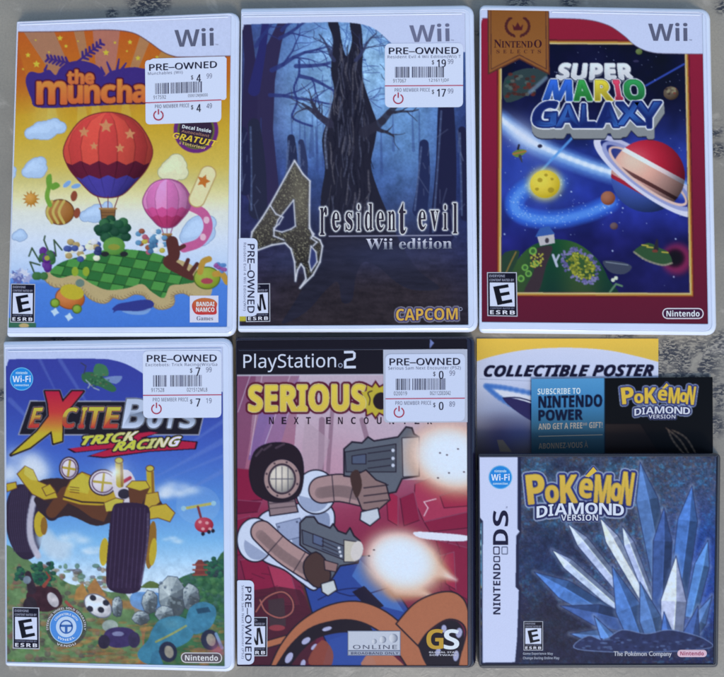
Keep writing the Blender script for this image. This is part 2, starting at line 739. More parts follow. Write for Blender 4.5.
def rating_mark(sheet, q, letter, heading, foot=True, z=ZL):
    """black and white age rating box"""
    P = Print(z)
    B = lambda u0, v0, u1, v1: [tuple(bil(q, u, v)) for u, v in ((u0, v0), (u1, v0), (u1, v1), (u0, v1))]
    P.poly(B(0, 0, 1, 1), (176, 180, 205), 0)
    P.poly(B(.03, .02, .97, .98), (28, 26, 40), .05)
    P.poly(B(.09, .235, .91, .775), (196, 204, 240), .10)
    P.text(letter, [tuple(bil(q, u, v)) for u, v in ((.20, .33), (.70, .27), (.84, .68), (.34, .75))], (24, 24, 32), 'b', .16)
    P.text(heading, B(.08, .055, .6, .115), (150, 150, 178), 'b', .10)
    P.text('CONTENT RATED BY', B(.08, .15, .9, .205), (150, 150, 178), 'b', .10)
    P.text('CONTENT RATED BY', B(.10, .80, .9, .835), (130, 130, 160), 'b', .10)
    P.text('ESRB', B(.09, .865, .91, .955), (208, 210, 236), 'b', .10, space=1.25)
    return P.build('rating_mark', M_PRINT, sheet)


def pill_logo(sheet, q, word, rim, fill, face, z=ZL):
    P = Print(z)
    h = np.linalg.norm(np.subtract(q[3], q[0]))
    P.poly(rrect(q, h * .485, 10), rim, 0)
    qi = inset_quad(q, [h * .1] * 4)
    P.poly(rrect(qi, h * .385, 10), fill, .05)
    P.text(word, [tuple(bil(q, u, v)) for u, v in ((.10, .22), (.90, .22), (.90, .78), (.10, .78))], face, 'b', .10)
    return P.build('publisher_logo', M_PRINT, sheet)


def console_logo(sheet, q, color):
    P = Print(ZL)
    P.text('Wii', q, color, 'b', 0)
    P.text('TM', box(q[1][0] + 1.5, q[2][1] - 1.6, q[1][0] + 4.5, q[2][1] - .4), color, 'n', 0)
    return P.build('console_logo', M_PRINT, sheet)


def wifi_logo(sheet, cx, cy, r, z=ZL):
    P = Print(z)
    P.poly(ell(cx, cy, r, r), (110, 185, 240), 0)
    P.poly(ell(cx, cy, r * .92, r * .92), (40, 138, 226), .05)
    P.text('Wi-Fi', box(cx - r * .78, cy - r * .3, cx + r * .78, cy + r * .27), (225, 235, 250), 'b', .10)
    P.text('nintendo', box(cx - r * .5, cy - r * .66, cx + r * .5, cy - r * .42), (190, 220, 248), 'b', .10)
    P.text('connection', box(cx - r * .62, cy + r * .42, cx + r * .62, cy + r * .62), (190, 220, 248), 'b', .10)
    return P.build('wireless_logo', M_PRINT, sheet)


def paper(name, outlines, color, z, parent, thick=.00015):
    """a paper label with a real edge"""
    bm = bmesh.new()
    loc = parent_world(parent)
    for k, pts in enumerate(outlines):
        lo = [bm.verts.new(tuple(p - loc)) for p in at(np.asarray(pts, float), z)]
        hi = [bm.verts.new(tuple(p - loc)) for p in at(np.asarray(pts, float), z + thick * (1 + .6 * k))]
        n = len(lo)
        bm.faces.new(hi)
        for i in range(n):
            bm.faces.new((lo[i], lo[(i + 1) % n], hi[(i + 1) % n], hi[i]))
    bmesh.ops.recalc_face_normals(bm, faces=bm.faces)
    me = bpy.data.meshes.new(name)
    bm.to_mesh(me)
    bm.free()
    at_ = me.color_attributes.new('ink', 'FLOAT_COLOR', 'POINT')
    c = ink(color)
    at_.data.foreach_set('color', np.tile(np.array([*c, 1], np.float32), len(me.vertices)))
    return link(name, me, M_PAPER, parent)


def price_label(root, q, title, price, member, codes, outlines=None, z=ZS + .00012, backing=None, tone=(196, 206, 242)):
    """white pre-owned price label; q is the nominal label quad"""
    th = .00015
    if backing is not None:
        paper('label_backing', [backing], (172, 178, 208), z, root)
        z += th + .00003
    if outlines is None:
        outlines = [rrect(q, 5.0, 8)]
    lab = paper('price_label', outlines, tone, z, root, th)
    zt = z + th * (1 + .6 * (len(outlines) - 1)) + .00004
    B = lambda u0, v0, u1, v1: [tuple(bil(q, u, v)) for u, v in ((u0, v0), (u1, v0), (u1, v1), (u0, v1))]
    dk = (34, 34, 56)
    P = Print(zt)
    P.text('PRE\u2013OWNED', B(.05, .062, .935, .165), dk, 'n', 0)
    P.text('PRE\u2013OWNED', B(.057, .067, .942, .17), dk, 'n', .02)
    P.text(title, B(.035, .185, min(.97, .035 + .0285 * len(title)), .245), (72, 72, 104), 'n', 0, 1.12)
    mid = price[0]
    for v0, (a, b) in ((.255, price), (.715, member)):
        P.text('$', B(.60, v0 + .01, .63, v0 + .085), dk, 'n', 0)
        P.text(a, B(.672 if len(a) == 1 else .665, v0, .725 if len(a) == 1 else .775, v0 + .12), dk, 'n', 0)
        P.text(a, B(.678 if len(a) == 1 else .671, v0, .731 if len(a) == 1 else .781, v0 + .12), dk, 'n', .02)
        P.text(b, B(.805, v0 - .005, .875, v0 + .07), (84, 84, 116), 'n', 0)
    P.text(codes[0], B(.105, .555, .27, .612), dk, 'n', 0, 1.1)
    P.text(codes[1], B(.56, .555, .82, .612), dk, 'n', 0, 1.1)
    P.text('PRO MEMBER PRICE', B(.125, .70, .575, .755), (66, 66, 96), 'n', 0, 1.1)
    P.build('label_lettering', M_PAPER, lab)
    b = Print(zt)
    r = random.Random(title)
    u = .13
    while u < .75:
        wd = r.choice((.006, .006, .010, .015))
        if not (.30 < u < .33):
            b.poly(B(u, .365, min(u + wd, .76), .535), r.choice(((48, 48, 72), (62, 62, 90), (90, 90, 120))))
        u += wd + r.choice((.006, .008, .012))
    b.build('barcode', M_PAPER, lab)
    l = Print(zt)
    l.line([bil(q, *t) for t in ((.0, .662), (1.0, .662))], 1.0, (190, 62, 92))
    l.build('red_rule', M_PAPER, lab)
    s = Print(zt)
    c = np.asarray(bil(q, .17, .865))
    rx = np.linalg.norm(np.subtract(q[1], q[0])) * .06
    t = np.radians(np.linspace(-62, 242, 40))
    s.line(np.stack([c[0] + rx * np.cos(t), c[1] + rx * np.sin(t)], -1), 1.3, (178, 62, 86))
    s.line([c + (0, -rx * 1.35), c + (0, -rx * .2)], 1.3, (178, 62, 86), .02)
    s.build('power_symbol', M_PAPER, lab)
    return lab


def spine_label(root, q, title, z=ZS + .00014):
    """the narrow pre-owned label folded round the spine, lettering running downwards"""
    lab = paper('spine_label', [rrect(q, [1.5, 5, 5, 1.5], 7)], (192, 202, 240), z, root)
    P = Print(z + .00015 + .00004)
    D = lambda u0, v0, u1, v1: [tuple(bil(q, u, v)) for u, v in ((u1, v0), (u1, v1), (u0, v1), (u0, v0))]
    P.text('PRE\u2013OWNED', D(.46, .075, .83, .955), (40, 40, 68), 'n', 0)
    P.text('PRE\u2013OWNED', D(.48, .079, .85, .959), (40, 40, 68), 'n', .02)
    P.text(title, D(.22, .06, .41, .93), (86, 86, 120), 'n', 0, 1.12)
    P.build('label_lettering', M_PAPER, lab)
    return lab

# ================================================================== case 1: orange party cover
O1 = [(16.7, 21.2), (240.0, 12.2), (236.6, 336.6), (7.0, 337.0)]
Q1 = [(18.4, 22.8), (231.0, 15.2), (226.8, 326.6), (8.7, 327.4)]
g = game_case(O1, 'white game case with an orange and yellow cartoon island cover')
case_shell(O1, Q1, [2.2, 10, 9, 3.5], M_WHITE, g)
A = Art(Q1, (184, 194, 236))
head = [(14, 31.8), (60, 31.4), (100, 29.8), (118, 30.3), (130, 32.0), (139, 35.4), (151, 43.2), (162, 51.2), (172, 55.6), (184, 57), (234, 55.8)]
head = smooth(head, 5, False)
body1 = np.concatenate([head, [(234, 332), (2, 332)]])
A.vgrad([(30, (196, 92, 34)), (75, (200, 110, 36)), (100, (206, 146, 38)), (130, (214, 168, 52)), (165, (220, 186, 86)), (190, (218, 206, 150)),
         (212, (206, 210, 212)), (240, (196, 208, 238)), (270, (172, 194, 238)), (284, (84, 132, 220)), (327, (74, 122, 214))], body1)
# rays
apex = np.array((104, 150.0))
keep = A.im.copy()
for a0, a1, cc in (((17, 22), (50, 22), (176, 120, 92)), ((71.5, 22), (82.5, 22), (180, 122, 84)), ((92, 22), (121, 22), (186, 114, 96)),
                   ((142, 30), (152, 36), (184, 126, 84)), ((168, 40), (182, 45), (190, 130, 70))):
    a0, a1 = np.array(a0), np.array(a1)
    A.P([a0, a1, apex + (a1 - a0) * .05, apex - (a1 - a0) * .05], cc)
A.P([(12, 24), (17.5, 45), (36, 112), (0, 118), (0, 30)], (192, 92, 36))
fade = np.clip((A.Y - 62) / 55, 0, 1)[..., None]
A.im[:] = A.im * (1 - fade) + keep * fade
for px, ccc in ((48, .3), (78, .28), (92, .3), (122, .25)):
    A.P([(px, 104), (px + 7, 104), (px + 12, 130), (px - 2, 130)], (220, 204, 110), ccc)
A.G(45, 120, 14, 22, (220, 206, 130), .35)
up = np.concatenate([head, [(234, 0), (2, 0)]])
A.P(up, (184, 194, 236))
A.S(head, 1.0, (110, 70, 70), .75)
for x, y, r in ((60, 38, 3.2), (66, 46, 2.2), (28, 55, 3), (36.5, 64, 4), (23, 69, 1.6), (35.6, 40, 1.3), (106, 52.5, 3.6), (78, 41, 1.2), (115, 42.5, 1.8), (130, 42, 2.8), (127, 51, 1.5), (138, 58, 3), (49, 52, 1.4), (157, 57, 2)):
    A.P(starpts(x, y, r), (214, 188, 60))


def cloud(A, x0, y0, x1, y1, c, n=9, seed=1, edge=(140, 160, 200)):
    r = random.Random(seed)
    n = int(n * 1.7)
    blobs = []
    for i in range(n):
        t = i / (n - 1)
        rr = (y1 - y0) * (.15 + .11 * sin(pi * t) + .06 * r.random())
        blobs.append((x0 + rr + (x1 - x0 - 2 * rr) * t, y0 + rr + (y1 - y0 - 2 * rr) * (.75 - .6 * t * r.random() - .1 * r.random()), rr))
    for x, y, q in blobs:
        A.E(x, y, q + .7, q + .7, edge)
    for x, y, q in blobs:
        A.E(x, y, q, q, c)
    for x, y, q in blobs:
        A.E(x - q * .2, y - q * .25, q * .5, q * .45, tuple(min(255, k + 10) for k in c), .6)


for args in ((25, 116, 66, 143, 11, 2), (22, 154, 47, 182, 9, 3), (3, 164, 16, 182, 5, 4), (12, 227, 27, 243, 6, 5), (80, 200, 112, 226, 8, 6), (180, 208, 216, 252, 10, 8), (156, 178, 186, 206, 7, 9)):
    cloud(A, args[0], args[1], args[2], args[3], (166, 190, 232), args[4], args[5])
cloud(A, 158, 150, 188, 186, (206, 206, 178), 8, 12, (170, 165, 130))
for i in range(12):
    a = 2 * pi * i / 12
    A.P([(31 + 9 * cos(a), 199 + 9 * sin(a)), (31 + 5 * cos(a + .25), 199 + 5 * sin(a + .25)), (31 + 5 * cos(a - .25), 199 + 5 * sin(a - .25))], (198, 128, 52))
A.ball(31, 199, 5.6, 5.6, (206, 140, 60), hi=25)
# purple hill silhouette behind the title
hill = smooth([(26, 84), (26.5, 76), (31, 71.5), (40, 73), (49, 69.5), (55.5, 75), (60, 68), (68, 62.5), (80, 60.5), (92, 63), (100, 68), (104, 76), (110, 71.5), (121, 68.5), (135, 67), (150, 69), (212, 72), (212, 104), (150, 104), (120, 104.5), (80, 106.5), (38, 107.5), (31, 98)], 4)
A.P(hill, (66, 46, 124))
for base, tip in (((74, 64), (48.5, 58.5)), ((77, 62), (100.5, 43.5))):
    base, tip = np.array(base, float), np.array(tip, float)
    A.S([base, tip], [2.4, 1], (66, 44, 118))
    d = (tip - base) / np.linalg.norm(tip - base)
    nn = np.array([-d[1], d[0]])
    for k in np.linspace(.25, 1, 6):
        p = base + (tip - base) * k
        for s in (-1, 1):
            e = p + (nn * s * 4.6 + d * 3.0) * (1.15 - .45 * k)
            A.S([p, e], [2.8, 2.2], (66, 44, 118))
for a, b in (((45, 70), (47, 65)), ((104, 74), (101, 67)), ((111, 72), (107, 62)), ((117, 70), (119, 59)), ((122, 69), (126, 63))):
    A.S([a, b], [3, 1.6], (66, 46, 124))
QT = box(67.6, 70, 93.6, 83.4)
QM = [('m', box(37, 81.4, 66.4, 103.4)), ('u', box(68.4, 85.6, 82.4, 103)), ('n', box(84.6, 85.2, 99.4, 102.6)), ('c', box(101.4, 85, 115.4, 102.4)), ('h', box(117.6, 79.4, 131.2, 102)), ('a', box(133, 84.8, 146, 102)), ('b', box(149, 79.4, 162, 102))]
for s, q in [('the', QT)] + QM:
    A.T(s, q, (74, 22, 52), 'b', 2.2)
for s, q in [('the', QT)] + QM:
    A.T(s, q, (208, 108, 58), 'b', .9)
# two cartoon hot-air balloons drift over the island
def balloon(A, cx, cy, rx, ry, cols, band, low, edge, n=7):
    env = smooth([(cx, cy - ry), (cx + rx * .62, cy - ry * .80), (cx + rx, cy - ry * .18), (cx + rx * .92, cy + ry * .28), (cx + rx * .62, cy + ry * .68), (cx + rx * .26, cy + ry),
                  (cx - rx * .26, cy + ry), (cx - rx * .62, cy + ry * .68), (cx - rx * .92, cy + ry * .28), (cx - rx, cy - ry * .18), (cx - rx * .62, cy - ry * .80)], 6)
    m, sl = A.mask(env)
    X, Y = A.X[sl], A.Y[sl]
    v = (Y - cy) / ry
    hw = np.interp(v, [-1, -.8, -.5, -.18, .28, .68, 1], [.12, .62, .9, 1, .92, .62, .28])
    u = np.clip((X - cx) / (rx * hw), -.999, .999)
    k = np.floor((np.arcsin(u) / pi + .5) * n)
    c = np.zeros(X.shape + (3,))
    for q in range(n):
        c[k == q] = cols[q % len(cols)]
    zig = .16 + .10 * np.abs(((u * 4.5) % 2) - 1)
    c[v > zig] = band
    zag = .50 + .09 * np.abs(((u * 3.5 + 1) % 2) - 1)
    c[v > zag] = low
    fr = (np.arcsin(u) / pi + .5) * n
    seam = np.abs(fr - np.round(fr)) < .035
    c[seam] *= .8
    c *= (1.12 - .20 * (u + .35) ** 2 - .10 * v)[..., None]
    A.put(m, np.clip(c, 0, 255), sl)
    A.S(np.concatenate([env, env[:1]]), .9, edge)
    by = cy + ry * 1.30
    for s in (-1, 1):
        A.S([(cx + s * rx * .24, cy + ry), (cx + s * rx * .14, by)], .8, edge)
    A.S([(cx, cy + ry), (cx, by)], .6, edge)
    bw, bh = rx * .17, ry * .13
    A.P([(cx - bw, by), (cx + bw, by), (cx + bw * .85, by + bh * 2), (cx - bw * .85, by + bh * 2)], (142, 96, 58), edge=(84, 56, 40), ew=.8)
    A.S([(cx - bw * 1.1, by), (cx + bw * 1.1, by)], 1.8, (176, 126, 76))
    for t in (.7, 1.3):
        A.S([(cx - bw * .9, by + bh * t), (cx + bw * .9, by + bh * t)], .6, (96, 64, 44))


balloon(A, 108, 154, 44, 42, ((204, 74, 62), (190, 62, 58)), (98, 30, 50), (74, 62, 150), (112, 36, 46))
for x, y, r in ((84, 132, 4), (106, 126, 5), (130, 134, 4), (94, 146, 3), (120, 148, 3.4)):
    A.P(starpts(x, y, r * 1.5), (216, 140, 96))
A.S(smooth([(190, 206), (204, 214), (208, 228), (200, 242), (184, 248)], 6, False), 9, (206, 96, 150))
for p in ((206.5, 220), (203, 237)):
    A.E(*p, 3, 3.6, (226, 172, 200))
balloon(A, 167, 203, 24, 24, ((212, 128, 180), (198, 106, 162)), (204, 78, 138), (182, 56, 104), (150, 70, 120), 6)
# capsule
cap = [np.array((197, 199)), np.array((208, 174))]
A.S(cap, 17, (196, 156, 96))
A.S(cap, 15, (218, 206, 168))
A.P(starpts(203.5, 181, 7, 5, .5, -70), (204, 112, 46))
# striped fruit with leaves
A.ball(60, 212, 14, 12.5, (168, 106, 52), hi=24, edge=(110, 66, 40))
for dx in (-8, -2, 4):
    A.S(smooth([(60 + dx, 201), (55 + dx, 212), (60 + dx, 223)], 5, False), 2.6, (206, 178, 96))
A.S(smooth([(50, 205), (47, 196), (50, 184)], 5, False), 4.5, (122, 164, 62))
A.P([(48, 190), (46, 178), (51, 174), (52, 186)], (112, 158, 58), sm=4)
A.P([(50, 186), (56, 182), (60, 186), (53, 190)], (112, 158, 58), sm=4)
for x, y in ((74, 196), (77, 213)):
    A.E(x, y, 3.2, 5.2, (150, 74, 52), deg=10)
for x, y, d in ((67, 184, 40), (76, 186, 15)):
    A.E(x, y, 5, 2.4, (130, 166, 222), deg=-d)
# the island
beach = [(46, 276), (56, 284), (72, 283), (84, 288), (92, 296), (104, 300), (112, 294), (122, 296), (134, 291), (146, 293), (152, 300), (160, 306), (170, 303), (171, 293), (184, 290), (196, 296), (208, 298), (212, 288), (204, 276), (186, 262), (150, 254), (100, 252), (66, 262)]
for x, y in smooth(beach[:16], 4, False):
    A.E(x, y, 4.2, 3.6, (196, 168, 122), edge=(150, 120, 86), ew=.6)
A.P(beach, (196, 168, 122), sm=4)
field = [(50, 272), (62, 262), (86, 255), (112, 249), (150, 252), (176, 262), (196, 280), (184, 284), (170, 286), (164, 298), (152, 292), (142, 284), (128, 288), (108, 290), (92, 284), (76, 275), (60, 278)]
m, sl = A.mask(smooth(field, 4))
Xs, Ys = A.X[sl], A.Y[sl]
uu, vv = (Xs + .42 * (Ys - 260)) / 13.5, (Ys - .16 * Xs) / 9.5
chk = ((np.floor(uu) + np.floor(vv)) % 2)[..., None]
fc = np.array((82, 148, 72.)) * chk + np.array((52, 112, 58.)) * (1 - chk)
fu, fv = uu - np.floor(uu), vv - np.floor(vv)
fc = fc * (1 - .35 * ((fu < .06) | (fv > .9)))[..., None]
A.put(m, fc, sl)
# plants along the island
for i in range(16):
    a = random.random() * 6.28
    A.ball(48 + 9 * cos(a) * random.random(), 258 + 12 * sin(a) * random.random(), 4, 4.5, random.choice(((92, 42, 128), (110, 52, 146), (56, 92, 56), (60, 104, 62))), hi=20)
A.E(47, 258, 2.6, 2.6, (168, 166, 66))
for p in (((40, 262), (32, 248), (29, 256)), ((56, 256), (54, 240), (62, 250)), ((48, 250), (44, 240), (45, 236)), ((40, 265), (30, 262), (34, 272))):
    A.S(p, 1.5, (66, 84, 58))
for i in range(26):
    A.ball(82 + random.uniform(-17, 17), 250 + random.uniform(-9, 9), 3.6, 3, random.choice(((196, 200, 220), (70, 84, 150), (208, 206, 196), (52, 60, 110), (180, 150, 100))), hi=18)
for i in range(34):
    a, r = random.random() * 6.28, random.random() ** .5
    A.ball(114 + 16 * r * cos(a), 230 + 11 * r * sin(a), 5, 4.4, random.choice(((38, 82, 56), (32, 70, 50), (52, 100, 62))), hi=16)
A.ball(114, 246, 11, 9, (98, 148, 66), hi=14)
A.E(114, 247, 6, 3, (150, 150, 60))
A.E(105, 254, 4, 2.6, (44, 44, 46))
A.E(124, 254, 4, 2.6, (44, 44, 46))
for i in range(34):
    A.ball(152 + random.uniform(-14, 14), 242 + random.uniform(-11, 11), 3.0, 2.6, random.choice(((190, 170, 70), (176, 90, 110), (96, 140, 180), (200, 204, 220), (150, 80, 60), (70, 110, 150))), hi=18)
A.S(smooth([(172, 242), (174, 256), (168, 262), (180, 270), (192, 278)], 5, False), [12, 12, 12, 12, 12, 11, 10, 10, 10, 10, 10, 10, 10, 10, 10, 9, 9, 8, 7, 6, 5], (92, 48, 44))
for p in (((176, 250), (184, 246)), ((184, 270), (188, 260)), ((190, 274), (197, 264))):
    A.S(p, [5, 4], (92, 48, 44))
A.ball(207, 278, 13, 11, (148, 160, 52), hi=24, edge=(86, 100, 40))
for p in (((200, 272), (203, 262), (209, 259)), ((215, 274), (222, 274), (227, 282))):
    A.S(smooth(p, 4, False), 6, (196, 146, 62))
A.E(207, 281, 6, 3, (176, 70, 84))
for i in range(12):
    A.ball(220 + random.uniform(-5, 5), 268 + random.uniform(-4, 4), 2.2, 2, random.choice(((150, 80, 150), (90, 130, 190))), hi=18)
for i in range(22):
    a, r = random.random() * 6.28, random.random() ** .5
    x, y = 21 + 9 * r * cos(a), 276 + 7 * r * sin(a)
    A.P(starpts(x, y, 4.4, 4, .4, random.random() * 90), random.choice(((156, 160, 206), (100, 104, 168), (190, 196, 226))))
for x in (38, 36, 44):
    A.ball(x, 276, 4, 4, (64, 110, 60), hi=12)
A.ball(70, 298, 14.5, 11, (200, 110, 54), deg=10, hi=26, edge=(140, 74, 46))
A.P(ell(72, 292, 12, 7.5, 12), (200, 176, 52))
for x, y in ((55, 303), (77, 309)):
    A.ball(x, y, 4.4, 4.2, (132, 160, 52), hi=20, edge=(84, 104, 40))
A.E(80, 283, 4.5, 4, (112, 130, 120))
for x in (75, 86):
    A.E(x, 271.5, 3.4, 4.8, (152, 168, 52))
for x, y in ((55, 312), (69, 317)):
    A.P(starpts(x, y, 4.6, 4, .6, 10), (176, 200, 232))
A.P([(112, 309), (118, 304), (128, 302), (140, 300), (150, 300), (154, 305), (146, 311), (130, 311.5), (118, 310.5), (113, 313), (114, 310.5)], (54, 60, 138), sm=4)
A.P([(122, 311), (140, 311), (151, 308), (146, 314), (132, 314.5)], (140, 170, 220), .8, sm=4)
A.im *= 1 + .05 * (A.noise(2.2, seed=3)[..., None] - .5)
A.P([(0, 318), (11, 318), (36, 323), (36, 334), (0, 334)], (60, 108, 72), .9)
A.E(24, 325.6, 5, 2.4, (200, 170, 120))
# round badge
A.E(196, 130, 22.4, 23, (112, 46, 120))
A.E(196, 130, 18.6, 19.2, (104, 104, 56))
A.E(196, 130, 16.8, 17.4, (58, 40, 62))
sheet = A.build('cover_sheet', M_PRINT, g, ZS)
P = Print(ZL)


def orange(x, y):
    t = min(max((y - 80) / 24, 0), 1)
    return (222 - 6 * t, 142 - 42 * t, 62 - 8 * t)


P.text('the', QT, lambda x, y: (216, 136 - (y - 70) * 2, 62), 'b', 0)
for ch, q in QM:
    P.text(ch, q, orange, 'b', 0)
P.build('title_lettering', M_PRINT, sheet)
P = Print(ZL)
P.text('Decal Inside', [(182.6, 124.4), (211.4, 129.2), (210.8, 132.8), (182, 128)], (216, 216, 236), 'b', 0)
P.text('Autocollant', [(182, 129.2), (209.6, 134.4), (209, 137.2), (181.4, 132)], (168, 118, 104), 'b', .03)
P.text('GRATUIT', [(173.2, 131.8), (218, 140.8), (216.4, 147), (172, 137.8)], (240, 196, 66), 'bi', .10)
P.text('à l’intérieur', [(179.6, 140.8), (206, 146.4), (205.4, 149.4), (179, 143.8)], (224, 190, 116), 'b', .06)
P.build('sticker_badge', M_PRINT, sheet)
console_logo(sheet, [(174.3, 28.9), (213.6, 27.6), (213.9, 45.4), (174.9, 46.8)], (100, 100, 124))
rating_mark(sheet, [(11, 283.6), (35.2, 284), (34.6, 322.8), (10.2, 322.4)], 'E', 'EVERYONE')
P = Print(ZL)
P.poly(box(189.8, 295.6, 218.4, 322.4), (198, 200, 232), 0)
P.poly(smooth([(192, 307), (194, 301), (202, 298), (212, 299), (217, 303), (216.4, 308), (216, 314), (207, 314.6), (196, 314)], 6), lambda x, y: (206, 120 - 60 * min(max((y - 299) / 8, 0), 1), 62), .05)
P.text('BANDAI', box(196.4, 301.8, 214.4, 306.2), (232, 226, 236), 'b', .1)
P.text('NAMCO', box(196.0, 307.4, 214.4, 311.8), (232, 226, 236), 'b', .1)
P.text('Games', box(196.6, 316.2, 213, 320.4), (112, 106, 124), 's', .05)
P.build('publisher_logo', M_PRINT, sheet)
film_edge([(20, 24.6), (228, 16.6)], 1.3, ZS + .0003, g, M_WHITE)
QL1 = [(145.2, 60.2), (221.5, 56.4), (221.3, 121.8), (145.6, 124.4)]
price_label(g, QL1, 'Munchables (Wii)', ('4', '99'), ('4', '49'), ('917592', '050612MJM000'),
            [rrect(QL1, [3, 1, 5, 4], 6), [(145.6, 103), (145.0, 64), (147, 61.4), (153, 58.4), (224.6, 56.2), (226.6, 58.4), (226.4, 97.6), (224.8, 99.6)]])

# ================================================================== case 2: dark blue forest cover
O2 = [(241.0, 8.4), (473.8, 5.2), (478.2, 332.4), (237.9, 332.4)]
Q2 = [(242.4, 15.2), (464.8, 12.6), (468.2, 324.6), (239.6, 325.6)]
g = game_case(O2, 'white game case with a dark blue night forest cover')
case_shell(O2, Q2, [2.2, 10, 10, 3.5], M_WHITE, g)
A = Art(Q2, (184, 194, 236))
head = smooth([(243, 30), (244, 26), (249, 24.2), (300, 22.8), (330, 22), (350, 22.6), (366, 25.2), (378, 31), (389, 41), (398, 48), (412, 51.5), (468, 52)], 5, False)
body2 = np.concatenate([head, [(472, 330), (236, 330)]])
A.vgrad([(20, (74, 106, 172)), (70, (90, 128, 192)), (130, (84, 116, 180)), (170, (62, 84, 146)), (210, (52, 60, 100)), (250, (48, 46, 68)), (290, (48, 40, 46)), (325, (46, 38, 42))])
A.G(358, 66, 70, 64, (160, 198, 238), .92)
A.G(302, 106, 44, 40, (136, 172, 218), .7)
A.G(408, 142, 36, 50, (112, 150, 200), .7)
A.G(372, 180, 30, 40, (70, 100, 160), .4)
A.G(470, 150, 26, 120, (36, 42, 92), .8)
A.G(238, 130, 44, 150, (48, 44, 88), .85)
A.im *= (.84 + .36 * A.noise(9, seed=5))[..., None]
A.im *= (.88 + .24 * A.noise(1.6, seed=6))[..., None]
DT = (54, 46, 80)


def branch(A, p, ang, w, L, depth, c, rr):
    p = np.array(p, float)
    pts, ws = [p], [w]
    for k in range(5):
        ang += rr.uniform(-.3, .3)
        p = p + np.array((cos(ang), -sin(ang))) * L / 5
        pts.append(p)
        ws.append(max(w * (1 - .14 * (k + 1)), .5))
        if depth and rr.random() < .75:
            branch(A, p, ang + rr.choice((-1, 1)) * rr.uniform(.4, 1.0), ws[-1] * .55, L * rr.uniform(.4, .7), depth - 1, c, rr)
    A.S(pts, ws, c, .85)


rr = random.Random(11)
A.S([(262, 190), (258, 130), (262, 80), (276, 40), (284, 20)], [34, 30, 26, 12, 9], DT)
A.S([(246, 180), (250, 100), (250, 60), (246, 20)], [20, 15, 11, 9], (50, 42, 76))
A.S([(254, 90), (262, 50), (266, 20)], [12, 8, 7], (48, 46, 104))
for p, a, wd, L, d in (((272, 70), .5, 5, 62, 2), ((280, 38), .4, 4, 50, 2), ((270, 95), .15, 4, 70, 2), ((256, 46), 1.0, 4, 40, 1), ((282, 30), .9, 4, 40, 2), ((300, 76), -.3, 4, 60, 2), ((296, 66), .2, 4.5, 70, 2)):
    branch(A, p, a, wd, L, d, (52, 58, 118), rr)
A.S(smooth([(299, 60), (299, 74), (294, 88), (297, 102), (292, 116), (300, 122), (312, 126)], 5, False), 2.2, (52, 60, 120), .8)
for i in range(10):
    branch(A, (rr.uniform(318, 385), 24), -rr.uniform(.6, 2.2), 1.4, rr.uniform(20, 45), 1, (86, 116, 178), rr)
for i in range(26):
    x = rr.uniform(246, 466)
    A.S([(x, rr.uniform(150, 178)), (x + rr.uniform(-2, 2), rr.uniform(110, 140))], [3, 1], (54, 66, 122), .4)
# dark standing trunks and stumps among the trees
for x0, x1, yt, yb, wd, cc in ((254, 258, 124, 210, 19, (44, 44, 66)), (243, 245, 130, 190, 11, (40, 40, 70)), (291, 290, 138, 180, 12, (44, 48, 78)), (301, 303, 142, 182, 9, (52, 58, 94)),
                              (424, 420, 144, 210, 15, (40, 46, 84)), (446, 442, 108, 232, 26, (36, 36, 66)), (462, 466, 130, 215, 12, (36, 36, 66))):
    A.S(smooth([(x0, yt), ((x0 + x1) / 2 + 2, (yt + yb) / 2), (x1, yb)], 5, False), np.linspace(wd * .62, wd, 11), cc)
    A.S(smooth([(x0 - wd * .18, yt + 3), ((x0 + x1) / 2 - wd * .25, (yt + yb) / 2), (x1 - wd * .35, yb)], 5, False), 2.0, (96, 110, 152), .55)
    for k in range(5):
        yy = rr.uniform(yt, yb)
        A.S([(x0 + rr.uniform(-wd, wd) * .4, yy), (x0 + rr.uniform(-wd, wd) * .4, yy + rr.uniform(5, 16))], 1.2, (110, 116, 150), .35)
# one big split stump in front
stump = [(334, 92), (331, 70), (333, 40), (328, 22), (338, 22), (342, 44), (347, 56), (352, 40), (350, 22), (360, 22), (363, 50), (362, 74), (366, 90), (372, 108), (377, 124), (375, 142), (371, 165), (378, 190), (388, 214), (400, 242), (418, 270), (440, 288), (414, 290), (396, 282), (380, 268), (364, 262), (356, 276), (352, 300), (342, 302), (338, 282), (326, 290), (306, 312), (282, 324), (292, 306), (306, 282), (315, 255), (320, 225), (321, 196), (325, 168), (322, 140), (328, 118)]
A.S(smooth(stump, 4)[:64], 3, (120, 146, 196), .2, 2)
A.P(stump, (40, 38, 52), sm=4)
for i in range(170):
    y = rr.uniform(40, 205)
    x = 349 + rr.uniform(-1, 1) * np.interp(y, [40, 70, 100, 140, 200], [9, 13, 16, 23, 22])
    A.S(smooth([(x, y), (x + rr.uniform(-2, 2), y + 9), (x + rr.uniform(-4, 4), y + rr.uniform(14, 26))], 3, False), rr.uniform(.7, 2.0), rr.choice(((82, 82, 104), (66, 64, 84), (30, 29, 42), (32, 31, 44), (98, 92, 104))), .55)
A.S(smooth([(332, 92), (328, 122), (325, 140), (327, 168)], 5, False), 2.2, (124, 132, 164), .5)
branch(A, (364, 132), .5, 11, 54, 2, (50, 47, 62), rr)
branch(A, (330, 124), 2.5, 8, 34, 2, (56, 52, 72), rr)
branch(A, (356, 60), .8, 4, 34, 2, (60, 62, 96), rr)
branch(A, (334, 60), 2.4, 4, 30, 2, (60, 62, 96), rr)
A.im *= np.where(A.Y > 235, (.8 + .45 * A.noise(14, 3, seed=9)), 1)[..., None]
A.G(390, 255, 60, 14, (70, 76, 124), .35)
A.G(290, 262, 26, 12, (60, 70, 120), .3)
top2 = np.concatenate([head, [(472, 0), (236, 0), (236, 30)]])
